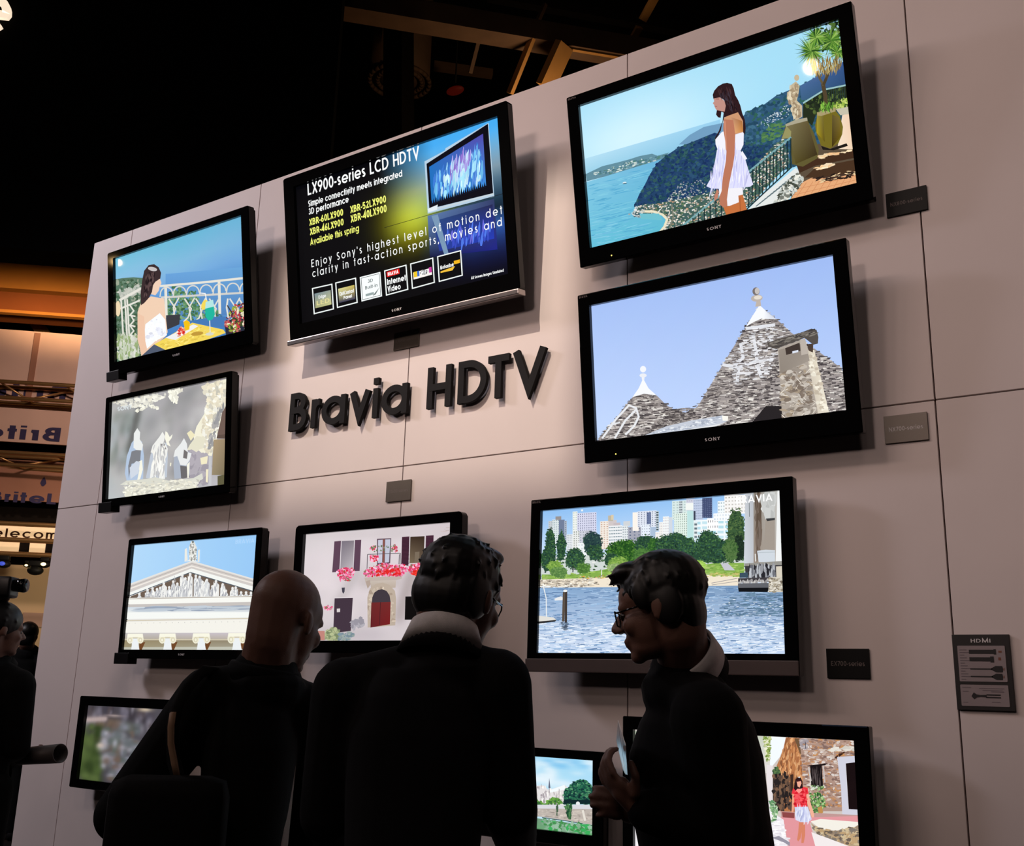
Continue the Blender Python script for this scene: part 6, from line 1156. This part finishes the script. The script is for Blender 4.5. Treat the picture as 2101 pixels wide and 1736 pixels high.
def person(label, head, hrz, hpitch, hroll, neck, shl, shr, brz, elbl, wrl, elbr, wrr, hands, jacket, lean=.0, bald=True, stout=1.0, voxel=.0060, k=1.0, chest=.0, hand_l=None, hand_r=None, pel=None, shirt=True, coat_len=.30, group=None, collar_up=.022, rise=.05):
    """a standing visitor from joint positions; returns the root and the head frame"""
    mid = (shl + shr) / 2; sw = (shr - shl).length / 2
    fwd = Vector((-math.sin(brz), math.cos(brz), 0)); rt = Vector((math.cos(brz), math.sin(brz), 0))
    pelvis = pel if pel is not None else Vector((mid.x, mid.y, 0)) - fwd * lean + Vector((0, 0, mid.z - .50))
    root = empty('person', (pelvis.x, pelvis.y, 0)); tag(root, label, 'person', group); inv = Matrix.Translation((-pelvis.x, -pelvis.y, 0))
    H = head_matrix(head, hrz, hpitch, hroll)
    B = lambda: bmesh.new()
    def done(name, bm, vx, m, sm=4):
        bmesh.ops.transform(bm, matrix=inv, verts=bm.verts[:]); return fuse(name, bm, vx, m, root, sm)
    zf = 0.0; hipz = pelvis.z; kneez = hipz * .53
    feet = []
    bm = B(); add_head(bm, H, k)
    nb = H @ Vector((0, -.036, -.060)); add_cap(bm, H @ Vector((0, -.046, .035)), nb, .067 * k, .063 * k); add_cap(bm, nb, neck, .062 * k, .066 * k)
    tm = Matrix.Translation((0, 0, 0))
    add_cap(bm, neck, mid - Vector((0, 0, .06)), .06, .10); add_cap(bm, mid - Vector((0, 0, .06)), pelvis + Vector((0, 0, .06)), .115, .11)
    for s, sh, el, wr, hd in ((-1, shl, elbl, wrl, hand_l), (1, shr, elbr, wrr, hand_r)):
        add_cap(bm, mid, sh, .05, .046); add_cap(bm, sh, el, .045, .036); add_cap(bm, el, wr, .037, .026)
        d = (wr - el).normalized(); a = hd or {}
        add_hand(bm, wr, a.get('d', d), a.get('n', fwd), a.get('curl', .55), k, a.get('side', -s))
        hip = pelvis + rt * s * .085; kn = Vector((hip.x, hip.y, kneez)) + fwd * .015; an = Vector((hip.x, hip.y, .09)) - fwd * .01; feet.append((hip, kn, an))
        add_cap(bm, hip, kn, .075, .05); add_cap(bm, kn, an, .05, .034); add_cap(bm, an - fwd * .02 - Vector((0, 0, .05)), an + fwd * .13 - Vector((0, 0, .06)), .028, .024)
    done('body', bm, voxel, M['skin'], 3)
    # trousers and shoes
    bm = B()
    for hip, kn, an in feet: add_cap(bm, hip, kn, .10 * stout, .076); add_cap(bm, kn, an + Vector((0, 0, .0)), .076, .064)
    add_ell(bm, pelvis, (.155 * stout, .125 * stout, .13)); done('trousers', bm, .012, jacket, 3)
    for hip, kn, an in feet:
        bm = B(); add_cap(bm, an - fwd * .03 - Vector((0, 0, .048)), an + fwd * .15 - Vector((0, 0, .052)), .042, .038); done('shoe', bm, .009, M['leather'], 2)
    # jacket: trunk, shoulders, sleeves, skirt
    bm = B()
    ax = (mid - pelvis); J = Matrix(((rt.x, fwd.x, 0, 0), (rt.y, fwd.y, 0, 0), (0, 0, 1, 0), (0, 0, 0, 1)))
    def at(t, f=0.0): q = pelvis + ax * t + fwd * f; return J.inverted() @ q
    rings = []
    for t, rx, ry, f in ((-coat_len / .5, .185, .150, .0), (-.10, .180, .148, .0), (.22, .165, .135, .0), (.55, .182, .140, .01), (.78, .190, .138, .005), (.93, .165, .118, -.005), (1.04, .115, .090, -.01)):
        p_ = at(t, f + chest * (t if t > 0 else 0)); rings.append((p_.x, p_.y, p_.z, rx * stout * sw / .2, ry * stout))
    add_loft(bm, rings, J)
    nk = neck; add_cap(bm, neck - Vector((0, 0, .05)), neck - Vector((0, 0, .012)) + (neck - nb).normalized() * .012, .105, .086)
    for s, sh, el, wr in ((-1, shl, elbl, wrl), (1, shr, elbr, wrr)):
        add_cap(bm, nk + (sh - nk) * .12 - Vector((0, 0, .035)), sh - Vector((0, 0, .012)), .060, .066 * stout); add_cap(bm, sh - Vector((0, 0, .02)), el, .078 * stout, .062 * stout)
        e2 = el + (wr - el) * .90; add_cap(bm, el, e2, .062 * stout, .047)
    done('jacket', bm, .0075, jacket, 5)
    nax = (nb - neck).normalized()
    collar_band('jacket_collar', inv @ (neck + nax * .006), nax, .088, .080, .024, jacket, root, fwd, .45, .06, .008)
    if shirt: collar_band('shirt_collar', inv @ (neck + nax * collar_up), nax, .080, .071, .044, M['shirt'], root, fwd, .20, rise, .004)
    # eyes
    for s in (-1, 1):
        bm = B(); bmesh.ops.create_uvsphere(bm, u_segments=10, v_segments=8, radius=.0105); bmesh.ops.transform(bm, matrix=inv @ H @ Matrix.Translation((s * .030, .079, -.006)), verts=bm.verts[:]); bobj('eye', bm, M['eye'], root, True)
    return root, H, inv
M['eye'] = mat('dark_eye', (40, 34, 32), .1, .5)
def hair(root, H, inv, prims, spikes, m, voxel=.0042):
    bm = bmesh.new()
    for c, r in prims: add_ell(bm, c, r, H)
    for a, b, r in spikes: add_cap(bm, H @ Vector(a), H @ Vector(b), r, r * .3, 8)
    bmesh.ops.transform(bm, matrix=inv, verts=bm.verts[:]); return fuse('hair', bm, voxel, m, root, 1, .4)
def spectacles(root, H, inv, m):
    bm = bmesh.new()
    for s in (-1, 1):
        P = [H @ Vector((s * x, .100 - abs(x - .032) * .25, z)) for x, z in ((.010, .006), (.052, .008), (.054, -.006), (.047, -.024), (.018, -.026), (.009, -.010))]
        for a, b in zip(P, P[1:] + P[:1]): add_tube(bm, a, b, .0018, None, 6)
        add_tube(bm, H @ Vector((s * .053, .094, .004)), H @ Vector((s * .079, -.002, .008)), .0022, None, 6); add_tube(bm, H @ Vector((s * .079, -.002, .008)), H @ Vector((s * .082, -.024, -.014)), .0022, None, 6)
    add_tube(bm, H @ Vector((-.010, .104, .002)), H @ Vector((.010, .104, .002)), .0018, None, 6)
    bmesh.ops.transform(bm, matrix=inv, verts=bm.verts[:]); g = bobj('glasses', bm, M['gloss'], root, True)
    return g

# bald man with a bag, nearest the left televisions
B1 = dict(head=cp(588, 1272, 2.66), neck=cp(546, 1368, 2.62), shl=cp(432, 1418, 2.58), shr=cp(616, 1446, 2.66))
r1, H1, i1 = person('bald man in a black coat with a shoulder bag, seen from behind', hrz=.10, hpitch=.20, hroll=.06, brz=.72, elbl=cp(250, 1672, 2.48), wrl=cp(390, 1800, 2.40), elbr=cp(628, 1690, 2.76), wrr=cp(600, 1790, 2.98),
    hands=None, jacket=M['coat'], lean=.06, stout=1.06, shirt=False, k=1.04, **B1)
bg = empty('shoulder_bag', cp(338, 1702, 2.30)); tag(bg, 'black shoulder bag with a brass buckle on the arm of the bald man', 'bag')
o0 = bg.location.copy(); bmx = Matrix.Rotation(.72, 4, 'Z'); bm = bmesh.new(); add_box(bm, (-.13, -.045, -.16), (.135, .045, .115), .045, bmx); bobj('bag_body', bm, M['leather'], bg, True)
def band(name, pts, w, th, m, parent, org, face):
    """flat strap along a path, broad side towards face"""
    vs, fs = [], []; P = [Vector(p) for p in pts]; f = Vector(face).normalized()
    for i, p_ in enumerate(P):
        t = (P[min(i + 1, len(P) - 1)] - P[max(i - 1, 0)]).normalized(); s = t.cross(f).normalized()
        vs += [p_ - org + s * a * w / 2 + f * b_ * th / 2 for a, b_ in ((-1, -1), (1, -1), (1, 1), (-1, 1))]
    for i in range(len(P) - 1):
        for j in range(4): fs.append((i * 4 + j, i * 4 + (j + 1) % 4, i * 4 + 4 + (j + 1) % 4, i * 4 + 4 + j))
    fs += [(3, 2, 1, 0), tuple(len(P) * 4 - 4 + j for j in range(4))]
    return mesh(name, vs, fs, m, parent, True)
band('strap', [cp(442, 1376, 2.58), cp(418, 1378, 2.50), cp(385, 1408, 2.43), cp(362, 1450, 2.395), cp(354, 1500, 2.375), cp(356, 1560, 2.36), cp(375, 1630, 2.335), cp(395, 1670, 2.32), cp(400, 1700, 2.305)], .030, .006, M['leather'], bg, o0, -F_)
band('lit_strap_part', [cp(355, 1462, 2.380), cp(351, 1490, 2.366), cp(351, 1525, 2.360), cp(358, 1565, 2.350), cp(366, 1600, 2.342)], .013, .010, mat('lit_tan_leather', (168, 134, 108), .6, .3), bg, o0, -F_)  # lit stretch of the strap put in as tan colour, no separate pad
bm = bmesh.new(); add_ell(bm, (0, 0, 0), (.007, .007, .010)); bk_ = bobj('buckle', bm, M['brass'], bg, True); bk_.location = cp(462, 1643, 2.33) - o0
tube('buckle_ring', cp(462, 1650, 2.335) - o0, cp(440, 1720, 2.34) - o0, .006, M['leather'], bg, seg=8)
# dark-haired man in the middle
B2 = dict(head=cp(945, 1222, 2.36), neck=cp(908, 1322, 2.30), shl=cp(712, 1402, 2.28), shr=cp(1020, 1384, 2.28))
r2, H2, i2 = person('dark-haired man in a charcoal suit with a white collar, back turned, in the middle', hrz=.02, hpitch=.16, hroll=.12, brz=.60, elbl=cp(672, 1670, 2.26), wrl=cp(730, 1760, 2.52), elbr=cp(1046, 1660, 2.26), wrr=cp(1062, 1745, 2.50),
    hands=None, jacket=M['suit2'], lean=.05, stout=1.0, k=1.06, **B2)
def tufts(rs, n, e0, e1, l0, l1, base=(0, -.018, .044), rad=(.083, .104, .087), r=.007, lift=.45):
    out = []
    for i in range(n):
        a = rs.uniform(-2.6, 2.6); e = rs.uniform(e0, e1); d = Vector((math.sin(a) * math.cos(e), -math.cos(a) * math.cos(e), math.sin(e)))
        p0 = Vector(base) + Vector((d.x * rad[0], d.y * rad[1], d.z * rad[2])) - d * .004; dn = Vector((0, 0, -1)) + d * d.z; dn = dn.normalized() if dn.length > .1 else Vector((0, -1, 0))
        out.append((p0, p0 + (d * lift + dn + Vector((rs.uniform(-.3, .3), rs.uniform(-.3, .3), 0))).normalized() * rs.uniform(l0, l1), r))
    return out
rs = random.Random(4)
hair(r2, H2, i2, [((0, -.020, .046), (.086, .107, .089)), ((0, -.064, -.008), (.082, .056, .074)), ((0, .040, .105), (.060, .050, .024)), ((-.074, -.034, .0), (.016, .045, .055)), ((.074, -.034, .0), (.016, .045, .055))], tufts(rs, 190, -.6, 1.3, .016, .030, lift=.42, r=.006), M['hair'])
spectacles(r2, H2, i2, M['gloss'])
# man in profile with a leaflet
B3 = dict(head=cp(1352, 1248, 2.42), neck=cp(1404, 1366, 2.46), shl=cp(1452, 1455, 2.31), shr=cp(1396, 1450, 2.64))
r3, H3, i3 = person('man with glasses and a white collar in profile, looking down at a leaflet', hrz=1.86, hpitch=.22, hroll=.0, brz=1.86, elbl=cp(1480, 1700, 2.28), wrl=cp(1312, 1660, 2.26), elbr=cp(1420, 1690, 2.70), wrr=cp(1310, 1660, 2.50),
    hands=None, jacket=M['suit'], lean=.05, stout=1.12, k=.98, collar_up=.040, rise=.075, hand_l=dict(d=(-.45, -.20, .45), n=(.5, .8, .3), curl=.7, side=-1), **B3)
sp = tufts(rs, 110, -.4, 1.35, .010, .020)
for i in range(16):
    x = rs.uniform(-.045, .045); z = rs.uniform(.072, .104); p0 = Vector((x, .078, z)); sp.append((p0, p0 + Vector((rs.uniform(-.01, .01), rs.uniform(.014, .030), rs.uniform(-.026, .010))), .006))
hair(r3, H3, i3, [((0, -.022, .046), (.084, .104, .088)), ((0, -.066, -.014), (.072, .042, .066)), ((0, .050, .094), (.056, .044, .028)), ((-.074, -.03, -.002), (.012, .038, .05)), ((.074, -.03, -.002), (.012, .038, .05)), ((-.074, .022, .030), (.010, .022, .036)), ((.074, .022, .030), (.010, .022, .036))], sp, M['hair'])
spectacles(r3, H3, i3, M['gloss'])
lf = empty('leaflet', cp(1290, 1600, 2.24)); tag(lf, 'glossy folded white leaflet held up by the man in profile', 'leaflet'); o0 = lf.location.copy()
M['paper'] = mat('glossy_white_paper', (226, 230, 238), .18, .5)
def sheet(P, name):
    P = [Vector(q) - o0 for q in P]; n = (P[1] - P[0]).cross(P[3] - P[0]).normalized() * .0006
    mesh(name, [q + n for q in P] + [q - n for q in P], [(0, 1, 2, 3), (7, 6, 5, 4)] + [(i, i + 4, (i + 1) % 4 + 4, (i + 1) % 4) for i in range(4)], M['paper'], lf)
sheet([cp(1268, 1478, 2.30), cp(1284, 1530, 2.14), cp(1288, 1590, 2.16), cp(1284, 1588, 2.32)], 'page'); sheet([cp(1268, 1482, 2.31), cp(1284, 1590, 2.33), cp(1279, 1580, 2.46), cp(1265, 1520, 2.44)], 'page')
# visitors at the left edge
B4 = dict(head=cp(2, 1292, 5.0), neck=cp(-14, 1352, 5.0), shl=cp(-80, 1392, 5.0), shr=cp(40, 1398, 4.95))
r4, H4, i4 = person('visitor in dark clothes at the left edge, rolled paper in one hand', hrz=-.2, hpitch=.05, hroll=0, brz=.45, elbl=cp(-90, 1470, 5.1), wrl=cp(-6, 1258, 5.05), elbr=cp(34, 1532, 4.9), wrr=cp(36, 1556, 5.15),
    hands=None, jacket=M['coat'], shirt=False, voxel=.009, k=1.0, hand_r=dict(d=(.9, .35, .1), n=(-.2, .2, .9), curl=.8), **B4)
hair(r4, H4, i4, [((0, -.020, .044), (.090, .112, .094)), ((0, -.066, -.02), (.080, .052, .080))], tufts(rs, 60, -.5, 1.3, .02, .03), M['hair'], .007)
rp = empty('rolled_brochure', cp(85, 1545, 4.95)); tag(rp, 'rolled grey brochure held out by the visitor at the left edge', 'brochure'); o0 = rp.location.copy()
a, b = cp(42, 1552, 5.0), cp(124, 1546, 4.95); mx, L = frame_to(a - o0, b - o0); bm = bmesh.new(); n = 24; rings = []
for r_, z in ((.050, 0), (.056, L), (.052, L), (.046, 0)): rings.append([bm.verts.new(mx @ Vector((r_ * math.cos(2 * math.pi * i / n), r_ * .8 * math.sin(2 * math.pi * i / n), z))) for i in range(n)])
for u, v in zip(rings, rings[1:] + rings[:1]):
    for i in range(n): bm.faces.new((u[i], u[(i + 1) % n], v[(i + 1) % n], v[i]))
bobj('paper_roll', bm, mat('grey_brochure', (88, 80, 78), .5), rp, True)
vc = empty('video_camera', cp(12, 1205, 5.0)); tag(vc, 'black camcorder with a red light raised at the left edge', 'camera'); vm = Matrix.Rotation(.6, 4, 'Z')
bm = bmesh.new(); add_box(bm, (-.07, -.05, -.05), (.045, .05, .05), .015, vm); bobj('camera_body', bm, M['satin'], vc, True); bm = bmesh.new(); add_lathe(bm, [(.03, 0), (.034, .05), (.030, .06)], 18, vm @ Matrix.Translation((.04, 0, .01)) @ Matrix.Rotation(math.pi / 2, 4, 'Y')); bobj('lens_tube', bm, M['gloss'], vc, True)
bm = bmesh.new(); add_ell(bm, (-.02, -.052, .02), (.010, .004, .006), vm); bobj('record_lamp', bm, mat('red_record_lamp', (200, 30, 10), .4, emit=(230, 50, 16), es=1.2), vc, True)
B5 = dict(head=cp(58, 1306, 9.5), neck=cp(56, 1332, 9.5), shl=cp(20, 1350, 9.5), shr=cp(88, 1352, 9.5))
r5, H5, i5 = person('distant visitor in dark clothes in front of the bright cream wall', hrz=.8, hpitch=0, hroll=0, brz=.8, elbl=cp(10, 1412, 9.4), wrl=cp(20, 1460, 9.2), elbr=cp(98, 1412, 9.4), wrr=cp(90, 1460, 9.2), hands=None, jacket=M['coat'], shirt=False, voxel=.014, **B5)
hair(r5, H5, i5, [((0, -.020, .044), (.088, .110, .092)), ((0, -.066, -.02), (.078, .050, .075))], [], M['hair'], .010)
